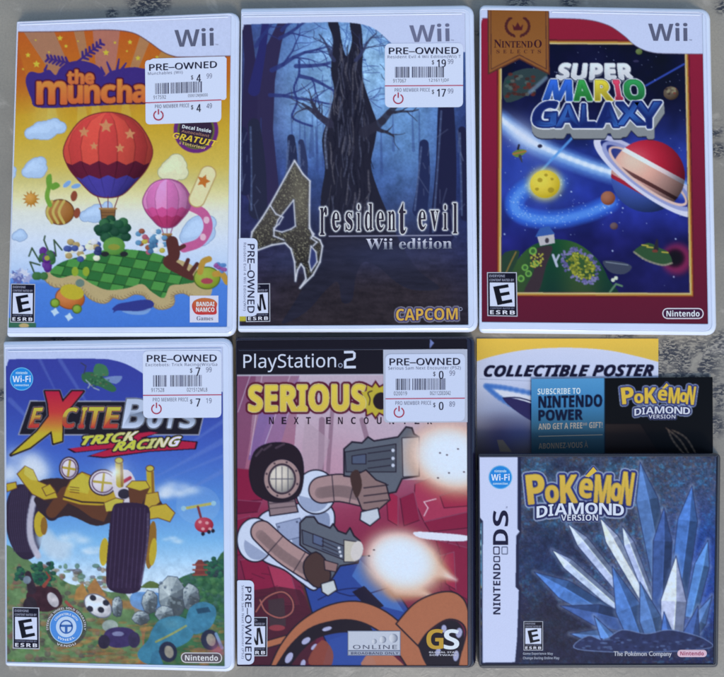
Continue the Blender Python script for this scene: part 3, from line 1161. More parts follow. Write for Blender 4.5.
A.P(top2, (184, 194, 236))
A.P([(236, 20), (241.6, 20), (241.6, 330), (236, 330)], (60, 60, 100), .5)
# the broken silver numeral of the title
four = [(294.5, 160.5), (303, 174), (310, 181), (309.5, 205), (309.5, 226), (313, 236), (320, 240), (322.5, 246), (320, 262), (313, 275), (300, 288), (306, 279), (304, 268), (301, 264), (297.5, 270), (295.5, 281),
        (294.6, 262), (291, 249), (285, 243), (272, 245), (258, 250), (250, 246), (252, 232), (262, 218), (270, 205)]
A.P(four, lambda X, Y: np.stack([78 + 30 * np.exp(-((X - 300) / 9) ** 2 - ((Y - 196) / 26) ** 2), 70 + 28 * np.exp(-((X - 300) / 9) ** 2 - ((Y - 196) / 26) ** 2), 66 + 20 * np.exp(-((X - 300) / 9) ** 2 - ((Y - 196) / 26) ** 2)], -1) * (1 - .4 * np.clip((Y - 215) / 50, 0, 1))[..., None])
m, sl = A.mask(four)
A.put(m * (A.noise(.8, octs=1, seed=4)[sl] > .74) * .7, (176, 166, 138), sl)
hole = [(293.6, 200), (295.4, 226), (291, 229), (282, 232), (274, 230), (276, 226), (278, 220)]
A.P(hole, (46, 46, 78))
hook = [(311, 246), (316, 252), (317, 262), (311, 271), (309, 262)]
A.P(hook, (56, 62, 112))
for pts, wd in ((four + four[:1], 1.5), (hole + hole[:1], 1.1), (hook + hook[:1], 1.1), ([(270, 205), (276, 214), (283, 217), (279, 224), (274, 228), (274, 236), (284, 240)], 1.1), ([(309, 228), (314, 234), (311, 238), (317, 242), (313, 246)], 1.1)):
    A.S(pts, wd + 1.6, (150, 155, 190), .25, 1.2)
    A.S(pts, wd, (196, 198, 218), .9)
LET = [('r', 320, 327, 207, 235), ('e', 332, 339.6, 211.5, 230.8), ('s', 345.4, 352.8, 211.5, 230.8), ('i', 357, 360.4, 204, 230.8), ('d', 364.8, 372.8, 203.5, 230.8), ('e', 376.4, 384, 211, 230.6), ('n', 388, 395.4, 211, 230.4),
       ('t', 399, 406.2, 202.5, 234), ('e', 418.4, 425.8, 210.4, 230), ('v', 430.4, 438.6, 210.4, 230), ('i', 443.4, 447, 204.5, 229.6), ('l', 453, 457.4, 203, 233.5)]
for ch, x0, x1, y0, y1 in LET:
    A.T(ch, box(x0, y0, x1, y1), (170, 172, 196), 's', 1.9, a=.45)
    A.T(ch, box(x0, y0, x1, y1), (212, 212, 226), 's', 1.0)
A.S([(329, 236.2), (451.5, 235.2)], 1.0, (164, 160, 190))
QC = [(396, 308.8), (457.6, 307.8), (457.8, 319.6), (396.2, 320.8)]
A.T('CAPCOM', QC, (176, 172, 190), 'b', 2.0)
A.T('CAPCOM', QC, (62, 52, 100), 'b', 1.3)
A.P(box(238, 314.6, 246, 321.4), (196, 180, 60))
sheet = A.build('cover_sheet', M_PRINT, g, ZS)
P = Print(ZL)
for ch, x0, x1, y0, y1 in LET:
    P.text(ch, box(x0, y0, x1, y1), (52, 46, 62), 's', 0)
P.build('title_lettering', M_PRINT, sheet)
P = Print(ZL)
P.text('Wii edition', [(366, 238.6), (452, 237.6), (452, 248.6), (366, 249.8)], lambda x, y: tuple(np.array((182, 184, 212)) * (1.08 - .45 * min(max((y - 240) / 9, 0), 1))), 's', 0)
P.build('subtitle_lettering', M_PRINT, sheet)
P = Print(ZL)
P.text('CAPCOM', QC, (226, 172, 74), 'b', 0)
P.ring(ell(460.6, 309, 1.9, 1.9), ell(460.6, 309, 1.3, 1.3), (150, 150, 180), 0)
P.build('publisher_logo', M_PRINT, sheet)
console_logo(sheet, [(409.2, 24.2), (449.4, 23.2), (449.8, 41.0), (409.8, 42.0)], (116, 116, 146))
rating_mark(sheet, [(246, 283.8), (270, 283.4), (270.2, 321.6), (246, 322)], 'M', 'MATURE 17+')
film_edge([(243.5, 16.4), (462, 13.6)], 1.2, ZS + .0003, g, M_WHITE)
price_label(g, [(384.8, 43.4), (463.2, 42.8), (463.0, 107.0), (385.0, 107.4)], 'Resident Evil 4 Wii Edition(Wii) T', ('19', '99'), ('17', '99'), ('917067', '121611JDF'))
spine_label(g, [(238.6, 238), (257.6, 238.2), (257.4, 316.2), (238.6, 316.4)], 'Resident Evil 4 Wii Edition(Wii)')

# ================================================================== case 3: dark red space cover
O3 = [(479.4, 5.0), (710.0, 9.0), (716.4, 335.5), (478.9, 333.2)]
Q3 = [(481.2, 9.8), (702.0, 13.2), (707.8, 323.8), (481.8, 321.8)]
g = game_case(O3, 'white game case with a dark red bordered space cover and bronze ribbon')
case_shell(O3, Q3, [6, 10, 10, 5], M_WHITE, g)
A = Art(Q3, (184, 194, 236))
head = smooth([(481, 24), (482.4, 19.4), (488, 18), (540, 18), (575, 18.6), (592, 20.4), (604, 23.6), (613, 27.6), (625, 36.4), (632, 43), (640, 48.2), (650, 51.8), (664, 53.4), (706, 53.8)], 5, False)
A.vgrad([(15, (152, 34, 54)), (70, (146, 32, 56)), (150, (136, 30, 56)), (240, (116, 28, 52)), (325, (98, 28, 48))], np.concatenate([head, [(712, 330), (478, 330)]]))
m, sl = A.mask(np.concatenate([head, [(712, 330), (478, 330)]]))
IN = [(502, 44), (684.4, 45), (689.4, 292.6), (501.4, 292)]
for ins, cc in ((-5, (86, 30, 36)), (-4.2, (150, 60, 40)), (-3, (196, 148, 66)), (-1.5, (214, 196, 150)), (-.5, (120, 80, 60))):
    A.P(inset_quad(IN, [ins] * 4), cc)
A.P(IN, (22, 22, 56))
mi, si = A.mask(IN)
full = np.zeros(A.X.shape)
full[si] = mi
keep = A.im.copy()
A.vgrad([(40, (18, 18, 42)), (110, (24, 26, 66)), (150, (40, 54, 138)), (200, (40, 52, 146)), (240, (32, 32, 98)), (295, (30, 28, 82))])
A.G(650, 80, 60, 40, (16, 16, 38), .8)
nz = A.noise(26, seed=21)
A.im *= (.6 + .8 * nz)[..., None]
A.G(515, 180, 40, 40, (52, 74, 176), .5)
for off, wd, cc, a in ((0, 15, (96, 140, 220), .6), (-1, 9, (150, 184, 236), .7), (-1.5, 4, (206, 218, 244), .8)):
    A.S(smooth([(498, 118 + off), (530, 142 + off), (570, 160 + off), (620, 176 + off), (692, 190 + off)], 6, False), wd, cc, a, wd * .6)
A.G(524, 136, 26, 13, (196, 204, 236), .75, deg=35)
A.S([(540, 172), (572, 138)], 2.4, (96, 158, 232), .9, 1.2)
A.S([(645, 86), (684, 64)], 1.8, (60, 84, 190), .9, 1.0)
arc = smooth([(560, 182), (530, 186), (516, 198), (516, 210), (532, 218), (560, 219), (590, 212), (612, 202)], 6, False)
A.S(arc, 15, (56, 104, 214), .55, 7)
A.S(arc, 7, (92, 146, 236), .55, 4)
for i in range(150):
    p = arc[random.randrange(len(arc))] + np.array((random.gauss(0, 6), random.gauss(0, 4)))
    A.E(p[0], p[1], .5, .5, (176, 200, 246), .8)
for i in range(150):
    x, y = random.uniform(503, 686), random.uniform(46, 290)
    r = random.choice((.35, .35, .5, .9 if y > 170 else .4))
    A.E(x, y, r, r, (190, 204, 244), .8)
# rocky red and green planetoid, small worlds
A.P([(505, 78), (528, 68), (548, 74), (532, 92), (506, 102)], (52, 66, 68), sm=4)
for i in range(40):
    A.E(random.uniform(506, 535), random.uniform(74, 97), 2.4, 1.6, random.choice(((104, 44, 36), (40, 72, 66), (70, 40, 36), (90, 100, 96))), .8)
A.S([(530, 92), (546, 78)], 4, (130, 148, 180), .6, 2)
A.ball(671, 93, 7.6, 6.8, (88, 70, 56), hi=30)
for i in range(10):
    A.E(671 + random.uniform(-5, 5), 92 + random.uniform(-4, 4), 1.4, 1.2, random.choice(((130, 60, 50), (150, 140, 110), (60, 44, 40))), .8)
A.ball(639, 51.5, 3.4, 3, (96, 110, 60), hi=20)
A.E(636, 61, 3, 1.2, (60, 56, 92), .8)
A.P([(512, 153), (520, 149), (527, 151), (521, 156), (516, 157)], (110, 130, 60), sm=4)
A.S([(513, 154), (526, 151)], 1.2, (196, 110, 60))
A.S([(520, 156), (522, 162)], [3, 1], (60, 60, 70))
A.S([(518, 149), (519, 145)], 2, (40, 36, 50))
A.E(540, 146, 2.4, 1.8, (50, 46, 70))
# yellow moon
A.G(545, 184, 22, 21, (110, 140, 200), .4)
A.G(545, 184, 18, 17, (226, 214, 130), .9, 6)
A.ball(545, 184, 15, 14, (224, 190, 56), hi=30)
for x, y, r in ((540, 180, 2.6), (551, 190, 3.2), (546, 175, 1.8), (537, 189, 2), (552, 179, 1.6)):
    A.E(x, y, r, r * .85, (168, 138, 36), .8)
# striped planet with a thin ring, white comet beside it
ringp = lambda k, a0, a1: ell(648, 176, 62 * k, 15 * k, 36, 60, a0, a1)
for k, wd, cc in ((1.0, 5, (172, 174, 214)), (.86, 3.4, (138, 142, 196)), (.75, 2, (200, 170, 170))):
    A.S(ringp(k, 180, 359), wd, cc, .95, .8)
cx, cy, rp = 648, 176, 37
mm, sl = A.mask(ell(cx, cy, rp, rp * .98))
Xs, Ys = A.X[sl], A.Y[sl]
t = ((Ys - cy) * cos(.5) - (Xs - cx) * sin(.5)) / rp
cs = np.zeros(Xs.shape + (3,))
for lo, hi_, cc in ((-2, -.38, (184, 34, 54)), (-.38, -.26, (214, 196, 210)), (-.26, .12, (206, 152, 142)), (.12, .22, (92, 52, 50)), (.22, .42, (200, 146, 140)), (.42, .52, (170, 36, 56)), (.52, 2, (70, 94, 182))):
    cs[(t >= lo) & (t < hi_)] = cc
sh = 1.14 - .34 * (((Xs - cx + 12) / rp) ** 2 + ((Ys - cy + 14) / rp) ** 2)
A.put(mm, np.clip(cs * sh[..., None], 0, 255), sl)
A.G(632, 160, 16, 12, (236, 206, 206), .35)
for k, wd, cc in ((1.0, 6.5, (196, 198, 230)), (.86, 4.2, (150, 154, 206)), (.75, 2.4, (208, 176, 176))):
    A.S(ringp(k, 0, 179), wd, cc, .95, .8)
A.ball(608, 198, 7.2, 7, (150, 84, 60), hi=30)
A.ball(614, 226, 4, 3.6, (96, 70, 76), hi=24)
A.ball(604, 132, 4.4, 4.2, (196, 190, 214), hi=24)
# green planet with flowers and a hut
gp = [(498, 300), (503, 286), (516, 262), (530, 247), (548, 240), (566, 240), (582, 246), (598, 260), (608, 278), (612, 300)]
A.P(gp, lambda X, Y: np.stack([40 + 16 * np.sin(X * .1), 84 - .35 * (Y - 240) + 10 * np.sin(X * .1), 46 + 0 * X], -1), sm=4)
A.P([(498, 300), (500, 258), (516, 250), (519, 256), (508, 280)], (44, 66, 50), sm=3)
A.S(smooth([(503, 280), (510, 264), (516, 252)], 4, False), 1.4, (140, 110, 56))
A.P([(530, 252), (552, 246), (546, 266), (538, 292), (524, 292), (534, 270)], (62, 48, 54), sm=4)
for i in range(240):
    a, r = random.random() * 6.28, random.random() ** .5
    x, y = 581 + 20 * r * cos(a), 266 + 17 * r * sin(a) + (cos(a) * r) * 7
    A.E(x, y, 1.3, 1.2, random.choice(((112, 104, 158), (92, 86, 140), (130, 122, 170))) if r > .72 else random.choice(((158, 154, 52), (132, 132, 46), (176, 170, 66), (104, 112, 44))))
for x, y, c in ((533, 251, 4), (525, 267.5, 3.4), (528.5, 273.6, 3.4), (521, 278.5, 3.6), (536, 263.5, 3.4)):
    A.E(x, y, c, c, (112, 164, 74))
    A.E(x, y, c * .55, c * .55, (60, 98, 52))
for i in range(36):
    A.E(random.uniform(530, 543), random.uniform(253, 267), 1, .9, (178, 168, 66))
A.P([(537, 236), (554, 233), (555, 243), (540, 246)], (176, 172, 186))
A.P([(535, 237), (540, 228), (549, 226), (555, 234)], (58, 92, 168))
A.E(547, 240.5, 2, 2.6, (70, 60, 70))
A.S([(553, 255), (557, 266)], 2.6, (170, 176, 206))
A.S([(559, 255), (556, 261)], 2, (170, 176, 206))
A.P([(603, 261), (622, 262), (632, 267), (624, 274), (610, 272)], (66, 70, 90), sm=4)
A.S([(606, 262), (628, 265)], 1, (130, 136, 150))
A.S([(610, 292), (616, 284), (622, 286)], 2, (96, 130, 100))
for x, y in ((613, 280), (616, 278)):
    A.E(x, y, 2, 2, (190, 200, 190))
A.G(677, 259, 16, 16, (150, 40, 84), .9, 6)
A.G(675, 258, 10, 9.5, (24, 14, 26), 1, 6)
isl = [(634, 251), (642, 245), (650, 243), (660, 248), (668, 252), (672, 262), (662, 265), (648, 260), (638, 256)]
A.P(isl, (52, 82, 52), sm=4)
A.S(smooth([(634, 252), (646, 260), (662, 265), (672, 263)], 4, False), 2, (150, 140, 120), .8)
for x, y in ((645, 245), (665, 252), (650, 247)):
    A.S([(x - 3, y), (x + 3, y + .6)], 1.4, (184, 166, 66))
A.S([(656, 249), (657, 240)], [5, 2], (44, 40, 50))
A.E(655, 251, 3, 1.6, (120, 60, 48))
A.im[:] = keep * (1 - full[..., None]) + A.im * full[..., None]
A.P(np.concatenate([head, [(708, 0), (478, 0), (478, 24)]]), (184, 194, 236))
A.S(head[8:], .9, (110, 90, 110), .5)
# title: grey and coloured block letters with thick edges
QS = [(560.5, 63.4), (630.5, 63.6), (634, 79), (556, 79.2)]
for k in range(5):
    A.T('SUPER', QS, (104, 104, 122), 'b', .9, shift=(0, 2.4 - k * .5))
A.T('SUPER', QS, (206, 210, 228), 'b', 1.1)
ML = [('M', [(551, 80), (571, 80), (572, 100), (543.5, 100)], (48, 92, 190)), ('A', [(574, 80.4), (589, 80.4), (592, 100), (574.6, 100)], (50, 140, 66)), ('R', [(595.4, 80.4), (609, 80.4), (612.4, 100), (595.4, 100)], (206, 182, 56)),
      ('I', [(613.6, 80.4), (618.6, 80.4), (622.6, 100), (616.4, 100)], (204, 62, 92)), ('O', [(623.4, 80), (642.6, 80), (645, 100), (625.6, 100)], (44, 132, 72))]
for ch, q, cc in ML:
    A.T(ch, q, (30, 30, 60), 'b', 2.6)
for ch, q, cc in ML:
    A.T(ch, q, (206, 210, 226), 'b', 1.9)
for ch, q, cc in ML:
    A.T(ch, q, cc, 'b', 1.05)
QG = [('G', [(538, 103), (557, 101.5), (556, 126.5), (530.5, 126.5)]), ('A', [(563, 104.5), (573, 104.5), (579, 126.5), (555.6, 126.5)]), ('L', [(582.6, 104.5), (589, 104.5), (595.6, 126.5), (580.6, 126.5)]),
      ('A', [(603, 103.5), (613, 103.5), (619, 126.5), (597, 126.5)]), ('X', [(616, 103), (640, 102), (645, 124), (617, 125)]), ('Y', [(634, 102), (661, 102), (655, 127), (644, 127)])]
for k in range(10):
    for ch, q in QG:
        A.T(ch, q, (138, 138, 144) if k > 0 else (40, 40, 60), 'b', 2.8, shift=((10 - k) * .12, (10 - k) * 1.05))
for ch, q in QG:
    A.T(ch, q, (212, 216, 236), 'b', 2.9)
for ch, q in QG:
    A.T(ch, q, (34, 48, 116), 'b', 1.8)
# bronze ribbon
rib = [(487.4, 9), (549, 9.6), (549.8, 75), (519.4, 59.4), (488, 74.6)]
A.P(rib, (90, 50, 40))
A.P([(488.6, 9), (548, 9.6), (548.6, 72.8), (519.4, 57.8), (489.2, 72.6)], (146, 88, 46))
A.P([(490.4, 9), (546.2, 9.6), (546.8, 69.4), (519.4, 55.2), (490.8, 69.6)], (84, 48, 42))
A.P([(491.2, 9), (545.4, 9.6), (546, 68.2), (519.4, 54.2), (491.6, 68.4)], lambda X, Y: np.array((148, 90, 44.)) + ((Y - 35) * .2)[..., None])
for s in (-1, 1):
    for k in range(9):
        a = R(62 + 26 * k) if s > 0 else R(118 - 26 * k)
        a = R(90 + s * (20 + 15 * k))
        x, y = 517.6 + 11.5 * cos(a), 26 + 10 * sin(a)
        A.E(x, y, 2.3, 1.2, (80, 36, 36), deg=math.degrees(a) + 90 + 30 * s)
A.P([(512.4, 24), (515, 27), (517.6, 22), (520.4, 27), (523.2, 24), (522, 30), (513.6, 30)], (84, 32, 36))
sheet = A.build('cover_sheet', M_PRINT, g, ZS)
P = Print(ZL)
P.text('SUPER', QS, lambda x, y: (222 - (y - 63) * 2.4, 224 - (y - 63) * 2.2, 238 - (y - 63) * 1.8), 'b', 0)
for ch, q, cc in ML:
    P.text(ch, q, lambda x, y, cc=cc: tuple(min(255, v * (1.22 - .022 * (y - 80))) for v in cc), 'b', 0)
for ch, q in QG:
    P.text(ch, q, lambda x, y: (28 + 30 * max(0, sin(x * .09 + y * .12)), 40 + 62 * max(0, sin(x * .09 + y * .12)), 104 + 80 * max(0, sin(x * .09 + y * .12))), 'b', 0)
P.build('title_lettering', M_PRINT, sheet)
P = Print(ZL)
P.text('N', box(494, 39.6, 501.4, 47.6), (66, 30, 36), 's', 0)
P.text('INTEND', box(501.6, 41.0, 532.6, 47.6), (66, 30, 36), 's', 0)
P.text('O', box(534, 39.6, 541.8, 47.6), (66, 30, 36), 's', 0)
for i, ch in enumerate('SELECTS'):
    P.text(ch, box(496.4 + 6.9 * i, 49.6, 499.6 + 6.9 * i, 53.2), (92, 48, 40), 's', 0)
P.build('ribbon_lettering', M_PRINT, sheet)
console_logo(sheet, [(648.2, 22.4), (687.4, 22.8), (687.6, 40.8), (648.8, 40.6)], (100, 100, 126))
rating_mark(sheet, [(487, 272.2), (516.8, 272.2), (517.6, 316.6), (487.4, 316)], 'E', 'EVERYONE')
pill_logo(sheet, [(662.2, 308), (703.6, 308), (703.8, 319), (662.4, 319)], 'Nintendo', (200, 196, 220), (70, 30, 60), (216, 214, 236))
film_edge([(552, 11.8), (700, 14.8)], 1.2, ZS + .0003, g, M_WHITE)

# ================================================================== case 4: blue racing cover
O4 = [(3.6, 341.6), (233.2, 337.9), (235.5, 672.0), (5.4, 666.0)]
Q4 = [(5.8, 348.8), (222.4, 346.6), (224.5, 666.0), (7.2, 661.8)]
g = game_case(O4, 'white game case with a bright blue racing cover and yellow buggy')
case_shell(O4, Q4, [2.2, 10, 10, 3.5], M_WHITE, g)
A = Art(Q4, (176, 188, 234))
head = smooth([(7, 366), (8.4, 361), (13, 359.2), (50, 358.8), (98, 358.8), (114, 360.4), (128, 365), (142, 373), (156, 384), (168, 390), (184, 392), (228, 392)], 5, False)
A.vgrad([(355, (62, 66, 158)), (400, (60, 72, 166)), (450, (72, 100, 194)), (500, (92, 142, 218)), (540, (130, 184, 236)), (570, (176, 204, 240)), (592, (186, 204, 232)), (606, (150, 140, 120)), (640, (146, 104, 72)), (668, (160, 104, 60))])
for x0, y0, x1, y1, wd in ((60, 360, 110, 440, 4), (40, 360, 60, 400, 3), (225, 440, 150, 480, 6), (225, 455, 165, 480, 3), (225, 470, 170, 500, 5), (225, 420, 180, 450, 4), (10, 400, 50, 440, 5)):
    A.S([(x0, y0), (x1, y1)], [wd, .5], (120, 140, 208), .35, 2)


def puff(A, cx, cy, rx, ry, c=(206, 214, 236), n=14, a=.5, seed=0):
    r = random.Random(seed)
    for _ in range(n):
        t, q = r.random() * 6.28, r.random() ** .5
        A.G(cx + rx * q * cos(t), cy + ry * q * sin(t), rx * .38, ry * .45, c, a)


puff(A, 26, 470, 24, 20, seed=1, n=16, a=.5)
puff(A, 175, 493, 20, 9, seed=2, n=12, a=.45)
puff(A, 68, 540, 18, 8, seed=3, n=8, a=.4)
puff(A, 90, 551, 10, 5, seed=4, n=6, a=.4)
puff(A, 172, 542, 10, 4, seed=5, n=6, a=.35)
A.P(np.concatenate([head, [(230, 330), (0, 330), (0, 366)]]), (178, 190, 236))
# landscape
rr = random.Random(3)
A.P([(0, 552), (22, 556), (36, 566), (52, 572), (70, 584), (96, 588), (108, 592), (130, 600), (134, 668), (0, 668)], (104, 130, 88), sm=4)
A.P([(150, 610), (168, 588), (180, 578), (196, 572), (212, 566), (228, 556), (228, 668), (150, 668)], (62, 104, 70), sm=4)
for i in range(420):
    x, y = rr.uniform(5, 108), rr.uniform(566, 664)
    A.ball(x, y, rr.uniform(1.5, 5), rr.uniform(1, 3.4), rr.choice(((92, 124, 74), (70, 100, 64), (140, 120, 90), (130, 90, 80), (110, 136, 92), (86, 70, 72), (150, 112, 74))), a=.6, hi=14)
for i in range(260):
    x, y = rr.uniform(152, 226), rr.uniform(575, 630)
    if y < 626 - (x - 150) * .75 + 6 and x < 182:
        continue
    A.ball(x, y, rr.uniform(2, 5), rr.uniform(1.5, 3.6), rr.choice(((52, 98, 66), (44, 84, 62), (74, 118, 74), (60, 92, 84))), a=.7, hi=16)
for i in range(220):
    x, y = rr.uniform(60, 224), rr.uniform(622, 666)
    A.ball(x, y, rr.uniform(3, 9), rr.uniform(1, 2.4), rr.choice(((166, 112, 64), (150, 100, 66), (178, 124, 72), (130, 90, 66), (96, 104, 66))), a=.5, hi=10)
A.S([(70, 597), (95, 594), (112, 604), (150, 606), (176, 616)], [3, 5, 8, 9, 4], (176, 118, 74), .8, 3)
A.P([(132, 594), (150, 592), (166, 596), (168, 606), (150, 612), (132, 606)], (96, 146, 214), .8, sm=4)
A.P([(141, 587), (150, 581), (160, 585), (162, 588), (142, 588)], (96, 112, 62), sm=3)
for x, y, h in ((20, 566, 14), (40, 563, 22), (50, 561, 20), (34, 564, 18), (44, 572, 18), (206, 562, 14), (214, 558, 18), (222, 560, 18)):
    for k in range(26):
        t = rr.random()
        A.ball(x + rr.uniform(-1, 1) * (1 + 6 * t), y + h * t, 2.4, 1.8, rr.choice(((38, 84, 66), (50, 100, 74), (46, 60, 66))), hi=12)
A.P([(194, 576), (196, 566), (194, 565), (198, 560), (202, 560), (205, 565), (203, 566), (206, 576)], (124, 60, 58))
for y in (565, 570, 575):
    A.S([(193, y), (207, y)], 1.6, (150, 74, 66))
A.P([(76, 590), (83, 583), (90, 600), (74, 600)], (178, 128, 74))
A.P([(87, 588), (95, 578), (106, 596), (92, 598)], (168, 116, 70))
# plain boulders
def boulder(A, x, y, rx, ry):
    n = 9
    pts = [(x + rx * rr.uniform(.82, 1.08) * cos(2 * pi * k / n + .2), y + ry * rr.uniform(.82, 1.08) * sin(2 * pi * k / n + .2)) for k in range(n)]
    A.P(pts, (104, 112, 124), edge=(58, 62, 78), ew=.9)
    c = (x - rx * .15 + rr.uniform(-.1, .1) * rx, y - ry * .1)
    for k in range(n):
        p, q = pts[k], pts[(k + 1) % n]
        ang = 2 * pi * (k + .5) / n + .2
        A.P([p, q, c], tuple(v * (1 - .34 * sin(ang) * .9 - .22 * cos(ang)) for v in (124, 132, 142)))
    for k in range(26):
        A.E(x + rr.uniform(-.75, .75) * rx, y + rr.uniform(-.75, .75) * ry, rx * rr.uniform(.05, .16), ry * rr.uniform(.03, .08), rr.choice(((84, 90, 104), (150, 158, 166), (70, 76, 92))), .6)


for args in ((117, 607, 6, 11), (150, 602, 8, 12), (172, 598, 15, 22), (191, 597, 9, 14), (141, 618, 9, 7), (165, 614, 10, 9)):
    boulder(A, *args)
# black and white ball
A.ball(98, 606, 15, 10, (196, 196, 214), deg=35, hi=24, edge=(110, 110, 130))
for x, y in ((93, 598), (101, 610), (90, 609), (106, 603)):
    A.E(x, y, 3.4, 2.8, (50, 48, 60), deg=30)
A.E(110, 626, 8, 6, (150, 160, 160))
# small karts
A.P([(26, 596), (32, 588), (44, 586), (58, 590), (62, 604), (48, 612), (30, 608)], (66, 40, 48), sm=4)
A.E(53, 600, 5, 8, (176, 170, 186), deg=-30)
A.S([(32, 590), (28, 574)], [9, 6], (58, 44, 54))
A.E(27, 580, 4, 4, (120, 130, 146))
A.S([(44, 586), (50, 578), (46, 572)], [4, 2, 1.4], (150, 70, 60))
A.S([(66, 602), (76, 612)], 3, (170, 84, 76))
A.E(30, 606, 7, 9, (52, 42, 50))
A.P([(104, 634), (112, 628), (128, 628), (136, 634), (134, 644), (118, 648), (106, 644)], (66, 52, 98), sm=4)
A.E(104, 642, 6, 7, (52, 44, 64))
A.E(134, 640, 6, 8, (60, 50, 80))
A.E(118, 634, 6, 2.4, (150, 150, 190), .8)
# turquoise streamlined car
A.P([(138, 652), (148, 640), (152, 630), (160, 620), (176, 616), (188, 620), (196, 626), (190, 640), (176, 648), (158, 652), (150, 664), (140, 660)], (64, 122, 150), sm=4)
A.P([(186, 622), (190, 608), (202, 602), (214, 606), (216, 616), (210, 628), (198, 634), (190, 632)], (68, 126, 158), sm=4)
A.S(smooth([(156, 642), (172, 634), (186, 626)], 4, False), 2, (150, 150, 90))
A.P([(196, 609), (208, 607), (211, 612), (198, 614)], (40, 66, 92), .8)
A.G(172, 624, 10, 5, (112, 168, 190), .6)
for x, y, r in ((168, 652, 9), (210, 640, 9)):
    A.E(x, y, r, r * 1.15, (44, 48, 70), deg=-15)
    A.E(x + 1, y, r * .5, r * .7, (150, 140, 130), deg=-15)
A.P([(150, 664), (152, 652), (158, 650), (164, 666)], (60, 112, 142))
A.S([(216, 634), (222, 648)], 3, (120, 150, 190))
A.G(218, 652, 8, 10, (180, 90, 120), .7)
A.S([(0, 664), (230, 668)], 3, (110, 130, 80), .5, 2)
# yellow buggy with huge tyres
YL, YD, YS = (200, 168, 52), (150, 104, 44), (104, 62, 44)
A.P([(34, 486), (58, 478), (90, 486), (130, 486), (160, 500), (158, 516), (120, 520), (96, 526), (70, 516), (46, 518)], (62, 44, 46), sm=4)
A.E(24, 522, 18.5, 38, (54, 42, 62), deg=-6)
for k in range(9):
    A.S(smooth([(12 + 2 * k, 492 - 1 * k), (9 + 2.2 * k, 520), (14 + 2 * k, 552)], 4, False), .9, (78, 64, 92), .6)
A.S(smooth([(34, 498), (30, 520), (31, 540), (38, 556)], 5, False), 6, (176, 172, 198), .9, 2)
A.S(smooth([(44, 536), (52, 548), (64, 552)], 5, False), 16, (176, 196, 226), .5, 8)
A.E(40, 524, 6, 13, YL)
A.E(44, 526, 3.4, 9, YD)
A.S([(52, 514), (44, 508), (38, 500)], [14, 12, 8], (56, 42, 52))
A.S([(66, 494), (52, 512)], [15, 12], YS)
A.P([(17, 474), (25, 466), (33, 470), (38, 481), (54, 488), (58, 498), (44, 500), (32, 494), (24, 484)], YL, edge=YS, ew=.8)
A.P([(25, 466), (33, 470), (38, 481), (31, 480), (24, 474)], (212, 190, 88))
A.P([(6, 484), (16, 482), (17, 488), (7, 492)], YL, edge=YS, ew=.8)
A.P([(42, 488), (50, 484), (56, 492), (46, 496)], YL, edge=YS, ew=.8)
A.P([(62, 500), (66, 488), (72, 478), (82, 472), (92, 476), (112, 484), (132, 488), (130, 500), (110, 506), (96, 506), (80, 505)], (196, 156, 48), edge=YS, ew=1)
A.P([(62, 500), (80, 505), (96, 506), (112, 504), (104, 522), (92, 518), (78, 508)], YS)
A.P([(70, 482), (82, 473), (92, 480), (88, 494), (68, 490)], (206, 182, 64))
A.S([(64, 497), (82, 502), (104, 503)], 1.6, (60, 40, 40))
for y in (487, 489.5, 492):
    A.S([(70, y), (79, y + 1)], .8, (120, 80, 40))
for cx_, cy_, rx, ry in ((69, 468.5, 8.6, 10.5), (103, 482.5, 13, 12)):
    A.E(cx_, cy_, rx + 1.4, ry + 1.4, (66, 44, 56))
    A.ball(cx_, cy_, rx, ry, (192, 184, 206), hi=24)
    A.S([(cx_ - rx * .7, cy_ - 1), (cx_ + rx * .7, cy_ + 1)], 2.2, (190, 158, 52))
    A.S([(cx_ + 1, cy_ - ry * .7), (cx_ - 1, cy_ + ry * .7)], 2.2, (190, 158, 52))
    A.P(np.concatenate([ell(cx_, cy_, rx * .84, ry * .84)]), (192, 184, 206), 0, edge=(90, 50, 80), ew=.9)
A.P([(112, 474), (128, 470), (136, 482), (140, 500), (128, 504), (116, 498)], (192, 186, 208), sm=3)
A.S([(123, 482), (130, 478)], 3.6, (180, 40, 64))
A.E(124, 494, 6, 5, (50, 44, 58))
for x, y in ((119, 462), (150, 470)):
    A.S([(x, y), (x + 1, y + 22)], 7.6, YL)
    A.S([(x + 2.4, y + 3), (x + 3, y + 24)], 2.6, YD)
    A.E(x, y - 1.5, 4, 3, (206, 184, 78), edge=YS, ew=.8)
A.G(115, 472, 9, 8, (232, 232, 246), .9, 1.3)
A.P([(128, 486), (142, 482), (150, 488), (142, 504), (130, 506)], YS)
A.P([(126, 487), (132, 481), (146, 481), (150, 488), (140, 491)], (206, 178, 60), edge=YS, ew=.7)
A.P([(146, 494), (158, 492), (160, 502), (148, 512), (143, 512)], (198, 160, 60), edge=YS, ew=.7)
A.P([(144, 512), (152, 506), (166, 504), (175, 513), (170, 522), (158, 518), (146, 520)], (204, 170, 58), edge=YS, ew=.8)
A.P([(104, 503), (116, 498), (124, 500), (120, 510), (106, 512)], (206, 184, 74), edge=YS, ew=.7)
A.E(104, 552, 4.5, 14, YL, deg=4)
A.E(151, 545, 5, 24, YD, deg=6)
A.E(153, 552, 3.6, 14, YL, deg=6)
tyre = [(112, 510), (120, 503), (142, 504), (150, 512), (148, 545), (142, 580), (139, 591), (126, 594), (110, 590), (106, 578), (108, 545)]
A.P(tyre, (54, 38, 62), sm=4)
for k in range(8):
    x = 114 + 4.4 * k
    A.S(smooth([(x, 508), (x - 2.4, 548), (x - 5.5, 588)], 4, False), .8, (84, 68, 100), .7)
A.S(smooth([(148, 514), (147, 545), (141, 584)], 4, False), 2, (110, 96, 126), .6, 1)
